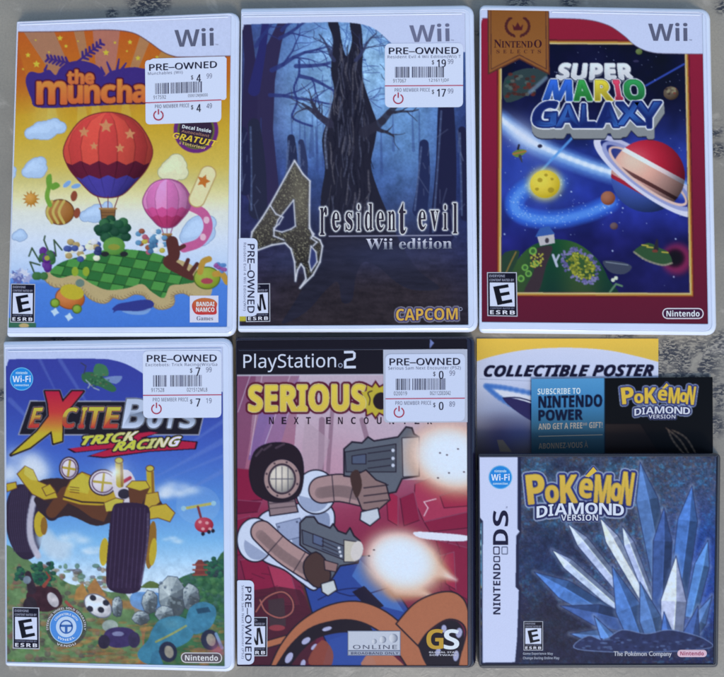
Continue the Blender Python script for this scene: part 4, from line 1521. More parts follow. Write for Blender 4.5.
# little red helicopter, green flying insect
A.S([(184, 508.6), (213, 503.4)], 2.8, (196, 172, 60))
A.E(198, 505, 22, 19, (170, 196, 232), .22)
A.E(183.6, 508.6, 2.6, 2.6, (150, 190, 220))
A.E(213.6, 503.4, 2.6, 2.6, (150, 190, 220))
A.S([(198, 507), (201, 518)], 2.4, (130, 56, 66))
A.ball(204, 525, 9.4, 7.6, (178, 52, 72), hi=26)
for x, y in ((200, 522), (207, 523), (203, 529), (210, 529)):
    A.E(x, y, 1.8, 1.6, (216, 150, 160))
for x, y in ((203, 534), (209, 532), (213, 531)):
    A.E(x, y, 1.8, 2, (40, 34, 48))
A.P([(82, 374), (92, 372), (104, 378), (116, 388), (112, 392), (98, 386), (84, 382)], (58, 104, 72), sm=4)
A.P([(94, 374), (96, 364), (106, 366), (108, 376)], (70, 120, 84), sm=3)
A.P([(104, 378), (122, 376), (116, 384)], (150, 170, 206), .7, sm=3)
A.S([(84, 374), (86, 366), (81, 363)], 1.1, (60, 60, 84))
for p in (((88, 382), (94, 388), (99, 390)), ((86, 380), (90, 385), (88, 388))):
    A.S(p, 1.2, (150, 160, 180))
for i in range(30):
    A.E(rr.uniform(85, 112), rr.uniform(373, 387), 1.2, .8, rr.choice(((40, 74, 56), (96, 140, 96), (120, 90, 70))), .6)
A.im *= 1 + .05 * (A.noise(1.8, seed=13)[..., None] - .5)
A.im *= (1 + np.clip((A.Y - 545) / 40, 0, 1) * (.34 * A.noise(5, seed=14, octs=4) - .15))[..., None]
# title plate
bar = [(30.6, 401.6), (206, 402.4), (198.4, 434.4), (19.4, 434.2)]
A.P(inset_quad(bar, [-1.2] * 4), (150, 150, 176))
A.P(bar, (34, 30, 40))
A.P([(67, 449), (88, 446), (112, 436), (150, 430.5), (162, 432), (146, 437), (198, 441.5), (196, 449.4), (150, 452), (104, 458.4), (87, 456.4), (108, 449.4), (74, 453)], (40, 22, 40))
A.P([(69, 448.6), (90, 446), (114, 436.6), (150, 431.8), (158, 432.8), (140, 438), (196, 442.4), (194.6, 448.4), (150, 451), (104, 457), (90, 455.6), (114, 448), (76, 452)], (186, 36, 68))
EL = [('E', [(34, 408), (43, 407.6), (38.6, 427.4), (28.4, 427.6)]), ('C', [(64.4, 407.6), (78.4, 407.4), (74, 427.6), (60.4, 428)]), ('I', [(82.8, 407.4), (87.6, 407.4), (83.4, 427.8), (78.4, 427.8)]),
      ('T', [(89.4, 407.2), (104.4, 407.2), (99, 427.8), (86, 427.8)]), ('E', [(107.6, 407.2), (121, 407.2), (117, 427.8), (103.4, 427.8)])]
BL = [('B', [(127, 399), (147, 399), (142.6, 428), (122, 428)]), ('o', [(149.6, 409), (164, 409), (160.6, 428), (146, 428)]), ('T', [(166, 408), (180, 408), (175, 428), (163, 428)]), ('S', [(183, 408), (197.6, 408), (193.6, 428), (179, 428)])]
for ch, q in EL + BL:
    A.T(ch, q, (180, 178, 180), 'b', 1.3)
    A.T(ch, q, (60, 50, 60), 'b', .9)
    A.T(ch, q, (150, 70, 60) if (ch, q) in EL else (140, 150, 178), 'b', .5)
XA = [(44.6, 391.4), (61, 391.2), (72.6, 391.2), (83.4, 391.2), (66.6, 411), (60, 420), (65, 441.6), (54.4, 443.6), (50, 434), (28, 448.6), (11, 455.6), (38, 431), (52, 412)]
XA = [(45, 391.4), (59, 391.4), (62.6, 402), (72, 391.4), (83.4, 391.4), (65, 414), (62.6, 424), (62, 441), (53.4, 443.6), (51.6, 431), (30, 447.6), (11, 455), (37, 431.6), (49, 416), (48, 404)]
A.P(inset_quad(box(0, 0, 1, 1), [0] * 4) * 0 + 0, (0, 0, 0), 0)
A.S(np.concatenate([XA, XA[:1]]), 4.2, (150, 150, 176))
A.S(np.concatenate([XA, XA[:1]]), 3.2, (36, 26, 34))
A.P(XA, lambda X, Y: np.stack([np.interp(Y, [391, 412, 428, 455], [190, 206, 206, 200]), np.interp(Y, [391, 412, 424, 434, 455], [36, 62, 120, 176, 176]), np.interp(Y, [391, 424, 455], [66, 56, 44])], -1))
QTR = [(83.6, 436.6), (138.6, 431.2), (136, 440.4), (81, 445)]
QRA = [(116.4, 442), (181.6, 436.4), (179, 445.8), (113, 451)]
for s, q in (('TRICK', QTR), ('RACING', QRA)):
    A.T(s, q, (36, 22, 36), 'bi', 1.8)
    A.T(s, q, (206, 196, 110), 'bi', .5)
A.E(66.6, 627, 20.4, 20.4, (62, 56, 66), .6)
sheet = A.build('cover_sheet', M_PRINT, g, ZS)
P = Print(ZL)


def fire(x, y):
    if y < 417:
        return (204, 190 - (y - 408) * 3, 70)
    return (170 + (y - 417) * 3, 106 - (y - 417) * 5, 56)


def steel(x, y):
    return tuple(np.array((150, 160, 190)) * (1.15 if y < 411 else .75 + .03 * (y - 411)))


for ch, q in EL:
    P.text(ch, q, fire, 'b', 0)
for ch, q in BL:
    P.text(ch, q, steel, 'b', 0)
P.text('TRICK', QTR, lambda x, y: (210, 204 - 0 * y, 70 + max(0, x - 112) * 6), 'bi', 0)
P.text('RACING', QRA, lambda x, y: (208, 202, 70 + max(0, x - 140) * 5), 'bi', 0)
P.build('title_lettering', M_PRINT, sheet)
wifi_logo(sheet, 21.6, 379, 11.6)
rating_mark(sheet, [(12.6, 607.2), (39.2, 607.8), (39.6, 649.4), (12.8, 648.6)], 'E', 'EVERYONE')
P = Print(ZL)
P.poly(ell(66.2, 627, 16.6, 16.8), (160, 190, 230), 0)
P.poly(ell(66.2, 627, 15.8, 16), (84, 144, 226), .04)
P.poly(ell(66.2, 627, 10.2, 10.4), (178, 198, 236), .08)
P.ring(ell(66.2, 627, 6.8, 7), ell(66.2, 627, 5.4, 5.6), (62, 104, 180), .12)
P.line([(60.4, 626), (72, 626)], 2.2, (62, 104, 180), .12)
P.line([(66.2, 627), (66.2, 632.6)], 2.6, (62, 104, 180), .15)
for k, (s, r, a0, a1, cc) in enumerate((('COMPATIBLE WITH', 12.9, -150, -30, (205, 218, 242)), ('WHEEL', 12.9, 130, 50, (205, 218, 242)), ('STEERING WHEEL SOLD SEPARATELY', 18.8, -190, 10, (190, 190, 206)), ('VENDU', 19, 120, 60, (190, 190, 206)))):
    u, f = glyphs(s, 'b')
    t = np.radians(a0 + (a1 - a0) * u[:, 0])
    sg = 1 if a1 > a0 else -1
    rad = r + sg * (.5 - u[:, 1]) * 2.2
    P.add(np.stack([66.2 + rad * np.cos(t), 627 + rad * np.sin(t)], -1), f.tolist(), cc, .12)
P.build('wheel_logo', M_PRINT, sheet)
pill_logo(sheet, [(180.8, 652.6), (222.0, 652.8), (222.2, 663.4), (181, 663.0)], 'Nintendo', (192, 190, 206), (96, 84, 92), (206, 206, 222))
film_edge([(8, 351.2), (221, 348.8)], 1.2, ZS + .0003, g, M_WHITE)
price_label(g, [(142.8, 350.8), (221.4, 350.2), (221.4, 417.6), (143.2, 418.2)], 'Excitebots: Trick Racing(Wii)/Ga', ('7', '99'), ('7', '19'), ('917528', '021512ML8'))

# ================================================================== case 5: red comic shooter cover in a dark case
O5 = [(235.9, 337.2), (475.6, 336.2), (475.8, 668.2), (236.7, 666.6)]
Q5 = [(237.0, 340.6), (466.6, 339.0), (467.6, 665.4), (237.8, 665.2)]
g = game_case(O5, 'black game case with a red comic cover of two firing pistols')
case_shell(O5, Q5, [2.2, 8, 8, 2.2], M_NAVY, g)
A = Art(Q5, (30, 28, 38))
LO = [(236, 375), (470, 375), (470, 670), (236, 670)]
A.vgrad([(375, (160, 112, 140)), (420, (168, 120, 146)), (470, (170, 96, 124)), (510, (150, 48, 80)), (600, (124, 34, 66)), (668, (90, 30, 54))], LO)
A.P([(300, 375), (470, 375), (470, 480), (330, 480), (290, 500)], (190, 180, 204), .75)
A.G(330, 470, 50, 40, (196, 130, 156), .5)
A.P([(236, 375), (256, 375), (250, 440), (236, 520)], (132, 70, 104), .8)
A.P([(262, 400), (278, 400), (262, 460), (248, 460)], (120, 94, 168), .6)
A.P([(300, 376), (282, 440), (264, 470), (250, 470), (276, 400)], (150, 108, 160), .6)
for p in (((250, 376), (238, 412)), ((262, 376), (250, 455)), ((290, 376), (262, 452)), ((300, 376), (286, 420))):
    A.S(p, .8, (206, 190, 214), .7)
for p, wd in ((((322, 420), (320, 500)), 6), (((333, 400), (326, 500)), 4), (((362, 420), (370, 450)), 5)):
    A.S(p, wd, (146, 104, 124), .7)
A.P([(305, 420), (330, 440), (322, 470), (300, 470)], (176, 150, 170), .6)
# red machinery blocks
rr = random.Random(8)
RD = [(166, 40, 74), (142, 32, 66), (118, 26, 58), (176, 56, 88)]
for bx in ([(236, 468), (254, 470), (264, 486), (262, 500), (236, 502)], [(236, 500), (262, 502), (258, 512), (236, 514)], [(415, 484), (430, 478), (468, 490), (468, 512), (424, 522), (414, 500)],
           [(424, 522), (468, 512), (468, 528), (430, 532)], [(400, 498), (414, 492), (420, 520), (404, 526)], [(440, 496), (456, 490), (468, 496), (468, 506), (444, 508)],
           [(386, 490), (398, 496), (398, 526), (388, 520)], [(436, 540), (468, 548), (468, 600), (450, 590)], [(240, 560), (270, 556), (290, 590), (250, 600)], [(236, 520), (250, 516), (262, 548), (236, 556)],
           [(268, 566), (290, 572), (300, 606), (280, 606)], [(440, 556), (454, 552), (456, 590), (446, 584)]):
    A.P(bx, rr.choice(RD), edge=(76, 18, 44), ew=.8)
    q = np.array(bx)
    A.S(q[:3], .7, (206, 120, 150), .6)
for i in range(24):
    x = rr.uniform(380, 466)
    y = rr.uniform(530, 610)
    A.S([(x, y), (x + rr.uniform(-8, 8), y + rr.uniform(6, 20))], .9, (80, 20, 46), .6)
for i in range(16):
    x = rr.uniform(240, 300)
    y = rr.uniform(560, 620)
    A.S([(x, y), (x + rr.uniform(6, 18), y + rr.uniform(-4, 8))], .9, (80, 20, 46), .6)
A.S([(424, 516), (428, 508), (424, 502), (436, 499)], 1.1, (220, 190, 210), .9)
A.P([(236, 600), (300, 590), (316, 640), (300, 668), (236, 668)], (70, 30, 44), .75, sm=3)
A.P([(268, 600), (284, 598), (286, 626), (270, 630)], (70, 50, 58))
A.E(277, 628, 8, 3, (150, 60, 70))
A.P([(296, 572), (310, 566), (326, 600), (314, 620)], (84, 52, 44), .8)
# blue pedestal of the gun turret
A.P([(300, 570), (324, 556), (372, 556), (392, 584), (410, 612), (390, 640), (330, 650), (312, 612)], (48, 72, 152), edge=(24, 26, 60), ew=1.2)
A.P([(360, 560), (386, 586), (404, 612), (380, 606), (352, 576)], (72, 112, 190))
for p in (((312, 580), (350, 596), (388, 588)), ((318, 600), (340, 590), (366, 588)), ((322, 612), (338, 606))):
    A.S(smooth(p, 4, False), 1.1, (26, 34, 88))
A.P([(330, 640), (360, 630), (378, 668), (322, 668)], (52, 78, 160))
A.P([(352, 592), (364, 586), (384, 606), (372, 612)], (30, 24, 48))
# a plain white gun turret, dome cap and two jointed tan arms
INK = (34, 26, 40)
torso = smooth([(262, 514), (290, 506), (318, 500), (334, 512), (332, 540), (326, 566), (316, 590), (300, 582), (284, 570), (262, 560), (250, 540)], 5)
A.P(torso, (186, 196, 232), edge=INK, ew=1.4)
A.P(smooth([(300, 520), (322, 512), (330, 520), (324, 556), (312, 580), (300, 566), (292, 540)], 5), (126, 134, 170), .8)
A.P([(276, 524), (300, 518), (304, 536), (282, 542)], (150, 158, 196), edge=(90, 94, 124), ew=.7)
for x, y in ((279, 527), (297, 522), (300, 533), (284, 538)):
    A.E(x, y, 1.1, 1.1, (80, 84, 112))
A.E(316, 492, 20, 22, (190, 200, 234), edge=INK, ew=1.3)
A.P(ell(314, 498, 15, 14, 0, 30, 20, 190), (134, 142, 180), .7)
A.E(255, 540, 18, 22, (190, 200, 234), edge=INK, ew=1.3)
A.P(ell(257, 545, 13, 15, 0, 30, 40, 200), (134, 142, 180), .7)
A.P([(268, 500), (294, 496), (298, 512), (270, 516)], (150, 122, 128), edge=INK, ew=1.2)
for y in (503, 508):
    A.S([(268, y + 1), (297, y - 2)], 1, (84, 66, 76))
# searchlight: dark drum housing, tan lamp ring, pale lens
A.P(smooth([(250, 466), (256, 450), (272, 443), (292, 445), (302, 458), (303, 482), (296, 498), (274, 502), (256, 494), (250, 480)], 5), (40, 29, 38), edge=INK, ew=1)
for x0, y0, x1, y1 in ((256, 456, 262, 449), (264, 450, 271, 445), (276, 448, 284, 444)):
    A.S([(x0, y0), (x1, y1)], 2.2, (78, 60, 74), .9)
A.E(282, 479, 18.5, 20, (170, 136, 138), edge=INK, ew=1.2)
A.E(282, 479, 13.5, 15, (92, 72, 84), edge=INK, ew=.9)
A.ball(282, 479, 12, 13.4, (176, 168, 168), hi=40)
for x in (276, 282, 288):
    A.S([(x, 467), (x, 491)], .9, (90, 80, 92), .8)
A.S([(271, 479), (293, 479)], .9, (90, 80, 92), .8)
for k in range(8):
    t = 2 * pi * k / 8 + .3
    A.E(282 + 16 * cos(t), 479 + 17.4 * sin(t), 1.1, 1.1, (84, 62, 72))


def tube(A, pts, w0, w1, c):
    p = smooth(pts, 6, False)
    ws = np.linspace(w0, w1, len(p))
    A.S(p, ws + 2.6, INK)
    A.S(p, ws, c)
    A.S(p + (-1.5, 3), ws * .45, tuple(.78 * v for v in c), .6)
    for k in range(4, len(p) - 1, 5):
        d = p[k + 1] - p[k]
        nrm = np.array((-d[1], d[0])) / np.linalg.norm(d)
        A.S([p[k] - nrm * ws[k] / 2, p[k] + nrm * ws[k] / 2], .9, INK, .8)


tube(A, [(322, 490), (340, 488), (362, 492)], 25, 27, (172, 136, 140))
tube(A, [(262, 532), (284, 552), (312, 570)], 21, 23, (176, 138, 140))
# pistols
GN = (100, 102, 116)
for pts in ([(344, 476), (344, 449), (352, 442), (362, 443), (368, 437), (374, 441), (398, 437), (406, 427), (412, 428), (414, 434), (419, 437), (419, 476), (402, 479), (396, 492), (386, 494), (376, 480)],
            [(300, 545), (300, 523), (306, 517), (314, 517), (318, 523), (330, 528), (333, 524), (338, 531), (346, 534), (350, 528), (354, 536), (360, 541), (358, 563), (340, 566), (330, 582), (322, 580), (322, 562)]):
    A.P(pts, GN, edge=INK, ew=1.6)
A.P([(345, 452), (396, 444), (396, 472), (346, 472)], (82, 84, 98), edge=INK, ew=.9)
A.P([(352, 456), (366, 454), (366, 464), (352, 464)], (84, 90, 116), edge=INK, ew=.8)
for y in (452, 460, 467):
    A.S([(368, y + 1.4), (394, y - 2)], 1, INK, .8)
    A.E(393, y - 1.6, 1.6, 1.8, (190, 196, 226))
A.P([(402, 438), (419, 437), (419, 476), (403, 477)], (166, 166, 182), edge=INK, ew=.8)
A.P([(302, 530), (344, 546), (344, 560), (303, 544)], (88, 92, 112), edge=INK, ew=.9)
A.P([(313, 534), (323, 538), (323, 547), (313, 543)], (92, 100, 134), edge=INK, ew=.8)
for x, y in ((339, 548), (340, 552), (341, 556)):
    A.S([(322, y - 7), (x - 2, y)], .9, INK, .8)
    A.E(x, y, 1.3, 1.3, (196, 200, 226))
A.P([(344, 540), (358, 542), (356, 562), (344, 562)], (186, 180, 178), edge=INK, ew=.8)
# plain brown clamps gripping them
A.P([(354, 476), (366, 470), (376, 480), (386, 484), (390, 500), (376, 512), (362, 510), (356, 494)], (146, 114, 114), edge=INK, ew=1.3)
for y in (488, 496, 503):
    A.S([(364, y), (388, y - 3)], 1.3, INK, .8)
A.P([(350, 476), (358, 470), (362, 486), (356, 498)], (70, 48, 46), sm=3)
A.P([(361, 512), (378, 508), (380, 518), (370, 526), (360, 520)], (182, 190, 214), edge=INK, ew=1.2)
A.P([(304, 562), (316, 552), (328, 564), (330, 580), (318, 588), (306, 578)], (78, 54, 52), edge=INK, ew=1.3, sm=3)
A.P([(324, 560), (338, 564), (336, 572), (325, 570)], (150, 112, 112), edge=INK, ew=.9)
A.P([(321, 584), (334, 580), (337, 590), (328, 596), (322, 592)], (186, 192, 206), edge=INK, ew=1.1)
# muzzle flashes
for p, wd in ((((425, 565), (456, 580)), (34, 1)), (((400, 585), (432, 596)), (32, 1))):
    A.S(p, wd, (206, 140, 100), .8, 7)
    A.S(p, tuple(q * .6 for q in wd), (220, 214, 232), .9, 5)
for cx_, cy_, rx, ry, dg_ in ((452, 458, 46, 36, 18), (402, 562, 42, 34, 20)):
    A.G(cx_ + 2, cy_ + 3, rx, ry, (206, 132, 92), .95, 5, dg_)
    A.G(cx_ + 1, cy_ + 1, rx * .9, ry * .88, (222, 190, 176), .95, 5, dg_)
    A.G(cx_, cy_ - 1, rx * .8, ry * .78, (214, 220, 248), 1, 5, dg_)
A.P([(414, 532), (440, 533), (468, 536), (466, 541), (446, 541), (420, 538)], (208, 212, 240), sm=3)
A.E(357, 551, 6, 10, (196, 190, 200), deg=12)
for x, y in ((447, 455), (458, 449), (449, 473), (440, 453), (464, 472), (374, 550), (369, 556), (438, 478)):
    A.E(x, y, .9, .7, (60, 44, 50))
# orange ringed coils
OR, OR2 = (184, 108, 78), (200, 124, 94)
A.S(smooth([(254, 648), (276, 642), (300, 634), (322, 620)], 5, False), 8, INK)
A.S(smooth([(254, 648), (276, 642), (300, 634), (322, 620)], 5, False), 6, OR)
big = [(268, 672), (280, 646), (300, 622), (330, 605), (362, 602), (392, 616), (416, 642), (430, 672)]
inn = [(410, 672), (396, 650), (380, 632), (356, 621), (330, 622), (306, 636), (292, 654), (284, 672)]
A.P(np.concatenate([smooth(big, 5, False), smooth(inn, 5, False)]), OR, edge=INK, ew=1.4)
A.P(np.concatenate([smooth(inn, 5, False), smooth([(300, 672), (316, 652), (338, 634), (356, 632), (368, 636), (350, 640), (330, 652), (322, 672)][::-1], 3, False)[:1], [(300, 672)]]), (34, 26, 38), .0)
A.S(smooth([(282, 668), (296, 648), (316, 632), (346, 626), (366, 632)], 5, False), [13] * 21, (34, 26, 38))
for x, y, rx, ry, a in ((289, 658, 3.2, 6, 30), (306, 641, 5, 2.8, -35), (327, 629, 5, 2, -15), (303, 664, 2.4, 4.4, 15), (314, 647, 4, 1.8, -45)):
    A.E(x, y, rx, ry, (166, 166, 210), deg=a)
A.P([(322, 640), (333, 652), (330, 668), (316, 668), (308, 660)], (150, 74, 60), .9, sm=3)
A.P(np.concatenate([smooth([(396, 624), (414, 604), (434, 594), (452, 592), (464, 600), (470, 616)], 5, False), [(470, 672), (452, 672)], smooth([(462, 650), (466, 632), (460, 622), (446, 620), (428, 632), (418, 646)], 5, False)]), OR, edge=INK, ew=1.4)
A.P(smooth([(419, 646), (430, 632), (446, 621), (459, 623), (464, 636), (460, 660), (455, 672), (432, 672)], 5), (32, 26, 40))
for x, y, rx, ry, a in ((459, 633, 3.2, 5, 10), (444, 629, 2.6, 4, 0), (456, 656, 2.8, 5.4, 8), (438, 652, 2.4, 4.4, 15)):
    A.E(x, y, rx, ry, (162, 162, 206), deg=a)
A.P([(362, 668), (370, 652), (384, 650), (398, 660), (402, 668)], OR2, .9, sm=3)
ring = smooth([(256, 612), (266, 598), (282, 592), (292, 600), (292, 612), (280, 618), (266, 612), (260, 600)], 5, False)
A.S(ring, 2.6, INK)
A.S(ring, 1.6, (176, 96, 90))
A.im *= 1 + .04 * (A.noise(2.0, seed=17)[..., None] - .5)
# black banner on top, thin pale rule
A.P([(230, 330), (472, 330), (472, 373.6), (230, 374.8)], (30, 27, 36))
A.S([(236, 375.4), (470, 374.2)], 1.4, (182, 176, 200))
A.S([(238, 349.6), (420, 348.6)], .7, (70, 66, 84), .7)
A.P([(430, 339), (434, 343), (431, 347), (429.6, 349)], (120, 130, 190))
QSE = [(249, 385.4), (365, 384.4), (365, 410.4), (249, 411.4)]
A.T('SERIOUS', QSE, (94, 26, 46), 'b', 3.4)
A.P(starpts(375.6, 400, 20, 12, .74, 0), (94, 26, 46))
A.P(starpts(375.6, 400, 17, 12, .74, 0), (200, 174, 60))
A.T('SERIOUS', QSE, (222, 208, 170), 'b', 1.3)
A.T('SERIOUS', QSE, (228, 192, 72), 'b', .8)
A.E(381, 401, 8, 8.6, (40, 30, 36))
A.S(smooth([(372, 391), (368, 393), (370, 399), (369, 405)], 4, False), 1.1, (60, 40, 40))
NE = [('N', 269), ('E', 281.6), ('X', 293.8), ('T', 306), ('E', 326), ('N', 338), ('C', 351), ('O', 363.8), ('U', 376.8), ('N', 389.4), ('T', 402.4), ('E', 414.6), ('R', 427.4)]
sheet = A.build('cover_sheet', M_PRINT, g, ZS)
P = Print(ZL)
P.text('SERIOUS', QSE, lambda x, y: (236 - (y - 384) * .3, 204 - (y - 384) * .5, 78), 'b', 0)
P.build('title_lettering', M_PRINT, sheet)
P = Print(ZL)
for ch, x in NE:
    P.text(ch, box(x, 417.2, x + 4.8, 424.2), (44, 30, 44), 'b', 0)
P.build('subtitle_lettering', M_PRINT, sheet)
P = Print(ZL)
P.text('PlayStation', [(243.4, 353.8), (336, 353.0), (336, 371.6), (243.4, 372.4)], (192, 200, 232), 'n', 0)
P.ring(ell(340.4, 365.4, 2.3, 2.3), ell(340.4, 365.4, 1.5, 1.5), (150, 156, 186), 0)
P.line([(344, 352.2), (353, 352.0), (354.4, 353.2), (354.4, 357.6), (353, 359), (346.6, 360.0), (345.2, 361.4), (345.2, 366.6)], 2.5, (192, 200, 232), .02)
P.line([(344, 367.2), (355.8, 367.0)], 2.5, (192, 200, 232), .05)
P.build('console_logo', M_PRINT, sheet)
rating_mark(sheet, [(243, 617.2), (267.4, 617.2), (267.2, 656.2), (243, 656.4)], 'M', 'MATURE 17+')
P = Print(ZL)
P.poly(box(347.6, 630.8, 400.6, 655.8), (120, 124, 150), 0)
P.poly(box(348.4, 631.6, 399.8, 650.2), (180, 186, 212), .04)
P.poly(box(348.4, 651.4, 399.8, 655), (160, 166, 192), .04)
for x, y, r in ((374.4, 641.6, 2.4), (382.8, 639.8, 3.4), (393.4, 638.4, 4.4)):
    P.poly(ell(x, y, r, r), lambda px, py, x=x, y=y, r=r: (196, 200, 222) if px < x else (124, 128, 152), .08)
P.text('ONLINE', box(353, 645.2, 397, 649.2), (64, 66, 92), 'n', .08, space=1.1)
P.text('BROADBAND ONLY', box(351, 652.2, 398.6, 654.6), (72, 74, 104), 'b', .08)
P.build('online_badge', M_PRINT, sheet)
P = Print(ZL)
for dx, dy in ((0, 0),):
    P.text('G', box(426.4, 629.2, 443.4, 649.4), (204, 156, 58), 'b', 0)
    P.text('S', box(443.8, 629.4, 459.2, 649.6), (212, 216, 238), 'b', 0)
P.text('GLOBAL STAR', box(429, 651.6, 457.6, 653.2), (190, 190, 214), 'b', 0)
P.text('SOFTWARE', box(429.4, 654.4, 457, 656), (190, 190, 214), 'b', 0)
P.build('publisher_logo', M_PRINT, sheet)
film_edge([(239, 350.4), (464, 348.8)], .9, ZS + .0002, g, M_NAVY)
price_label(g, [(385.4, 354.2), (465.0, 353.6), (464.8, 421.0), (385.6, 421.6)], 'Serious Sam Next Encounter (PS2)', ('0', '99'), ('0', '89'), ('020019', '062112DED042'),
            backing=[(383.2, 349.6), (468.0, 349.2), (467.8, 422.2), (443.6, 422.6), (386, 422.6), (383.6, 420)], tone=(190, 200, 238))
spine_label(g, [(237.2, 580.4), (254.0, 580.6), (254.2, 664.6), (237.4, 664.8)], 'Serious Sam Next Encounter (PS2)')

# ================================================================== leaflets tucked under the handheld case
A = Art([(476.8, 338.6), (658.4, 338.6), (658.0, 470), (476.8, 470)], (190, 198, 236))
lf = empty('leaflet', tuple(at((567, 404), 0)), 'white leaflet with a yellow top edge and the heading COLLECTIBLE POSTER', 'leaflet')
A.vgrad([(338, (186, 196, 236)), (380, (188, 198, 238)), (410, (160, 168, 206)), (440, (110, 96, 104)), (470, (84, 66, 66))])  # lower part browned: shadow of the handheld case painted into the sheet
arc = smooth([(470, 364), (490, 357), (520, 350.6), (550, 348), (580, 348), (610, 350.6), (640, 357), (662, 363)], 5, False)
A.P(np.concatenate([arc, [(664, 330), (470, 330)]]), lambda X, Y: np.stack([240 - .05 * (X - 476), 194 - .03 * (X - 476), 82 + 0 * X], -1))
A.S([(480, 379), (530, 381), (660, 377)], .8, (150, 160, 196), .7)
A.P([(486, 385), (500, 386), (560, 396), (560, 424), (520, 408), (500, 396)], (206, 212, 240), edge=None)
A.S(smooth([(486, 386), (505, 388), (535, 394), (560, 398)], 5, False), 4, (70, 120, 206), .8, 3)
A.S(smooth([(486, 386), (500, 398), (524, 412), (536, 420)], 5, False), 4, (70, 120, 206), .8, 3)
A.P([(503, 399), (516, 399), (540, 408), (540, 424), (520, 414)], (52, 46, 96), sm=3)
A.S(smooth([(503, 398), (520, 398), (545, 406)], 4, False), 1.2, (40, 40, 80))
A.G(500, 440, 16, 20, (70, 60, 96), .8)
A.G(520, 432, 20, 14, (60, 70, 130), .6)
A.P([(497, 440), (503, 440), (512, 452), (500, 452)], (140, 116, 96), .8)
QCP = [(485, 365.6), (654, 364.8), (652.4, 376.0), (483.6, 376.6)]
A.T('COLLECTIBLE POSTER', QCP, (28, 26, 52), 'bi', .3)
ZP = .0012
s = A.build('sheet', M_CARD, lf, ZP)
P = Print(ZP + .00008)
QCP = [(485, 365.6), (654, 364.8), (652.4, 376.0), (483.6, 376.6)]
P.text('COLLECTIBLE POSTER', QCP, (28, 26, 52), 'bi', 0)
P.build('heading_lettering', M_CARD, s)


def pages(pts, z0, z1, parent, seen, name='page_block'):
    bm = bmesh.new()
    loc = parent_world(parent)
    lo = [bm.verts.new(tuple(p - loc)) for p in at(np.asarray(pts, float), z0)]
    hi = [bm.verts.new(tuple(p - loc)) for p in at(np.asarray(pts, float), z1)]
    n = len(lo)
    bm.faces.new(hi)
    bm.faces.new(lo[::-1])
    for i in range(n):
        bm.faces.new((lo[i], lo[(i + 1) % n], hi[(i + 1) % n], hi[i]))
    bmesh.ops.recalc_face_normals(bm, faces=bm.faces)
    me = bpy.data.meshes.new(name)
    bm.to_mesh(me)
    bm.free()
    a = me.color_attributes.new('ink', 'FLOAT_COLOR', 'POINT')
    a.data.foreach_set('color', np.tile(np.array([*ink(seen), 1], np.float32), len(me.vertices)))
    return link(name, me, M_CARD, parent)


pages([(476.9, 338.7), (658.3, 338.7), (657.9, 469.8), (476.9, 469.8)], .0002, ZP - .0001, lf, (150, 136, 110))

BQ = [(531.4, 379.0), (712.6, 377.0), (713.0, 470), (531.4, 470)]
A = Art(BQ, (14, 13, 18))
bk = empty('booklet', tuple(at((622, 424), .0012)), 'black and blue booklet lying on the yellow topped leaflet, half under the small case', 'booklet')
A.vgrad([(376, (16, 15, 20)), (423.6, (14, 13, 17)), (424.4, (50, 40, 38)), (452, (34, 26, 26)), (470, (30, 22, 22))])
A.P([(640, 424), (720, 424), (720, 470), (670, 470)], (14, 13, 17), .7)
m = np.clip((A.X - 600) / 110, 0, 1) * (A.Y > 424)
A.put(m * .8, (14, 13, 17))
A.vgrad([(376, (92, 158, 212)), (400, (74, 140, 196)), (420, (60, 112, 150)), (440, (44, 72, 86)), (470, (36, 54, 66))], [(528, 370), (605, 370), (605, 475), (528, 475)])  # printed blue fade, deepened by the case's shadow painted in
A.S([(604.8, 376), (604.8, 470)], .9, (20, 30, 44))
for p in (((666, 428), (680, 440), (690, 456)), ((668, 430), (674, 442), (686, 456)), ((672, 430), (686, 438), (696, 454))):
    A.S(smooth(p, 4, False), [1, 1.5, 2, 2, 2, 2, 2, 1.6, 1], (120, 98, 84), .7, 1)


def monster_logo(A, quads, grow):
    """two-line logo contours; quads from letters()"""
    for ch, q in quads[0]:
        A.T(ch, q, (150, 160, 196), 'b', grow * 1.7)
    for ch, q in quads[1]:
        A.T(ch, q, (150, 160, 196), 'b', grow * 1.5)
    for ch, q in quads[0]:
        A.T(ch, q, (44, 50, 120), 'b', grow * 1.15)
    for ch, q in quads[1]:
        A.T(ch, q, (40, 42, 92), 'b', grow * .9)
    for ch, q in quads[0]:
        A.T(ch, q, (224, 184, 70), 'b', grow * .3)


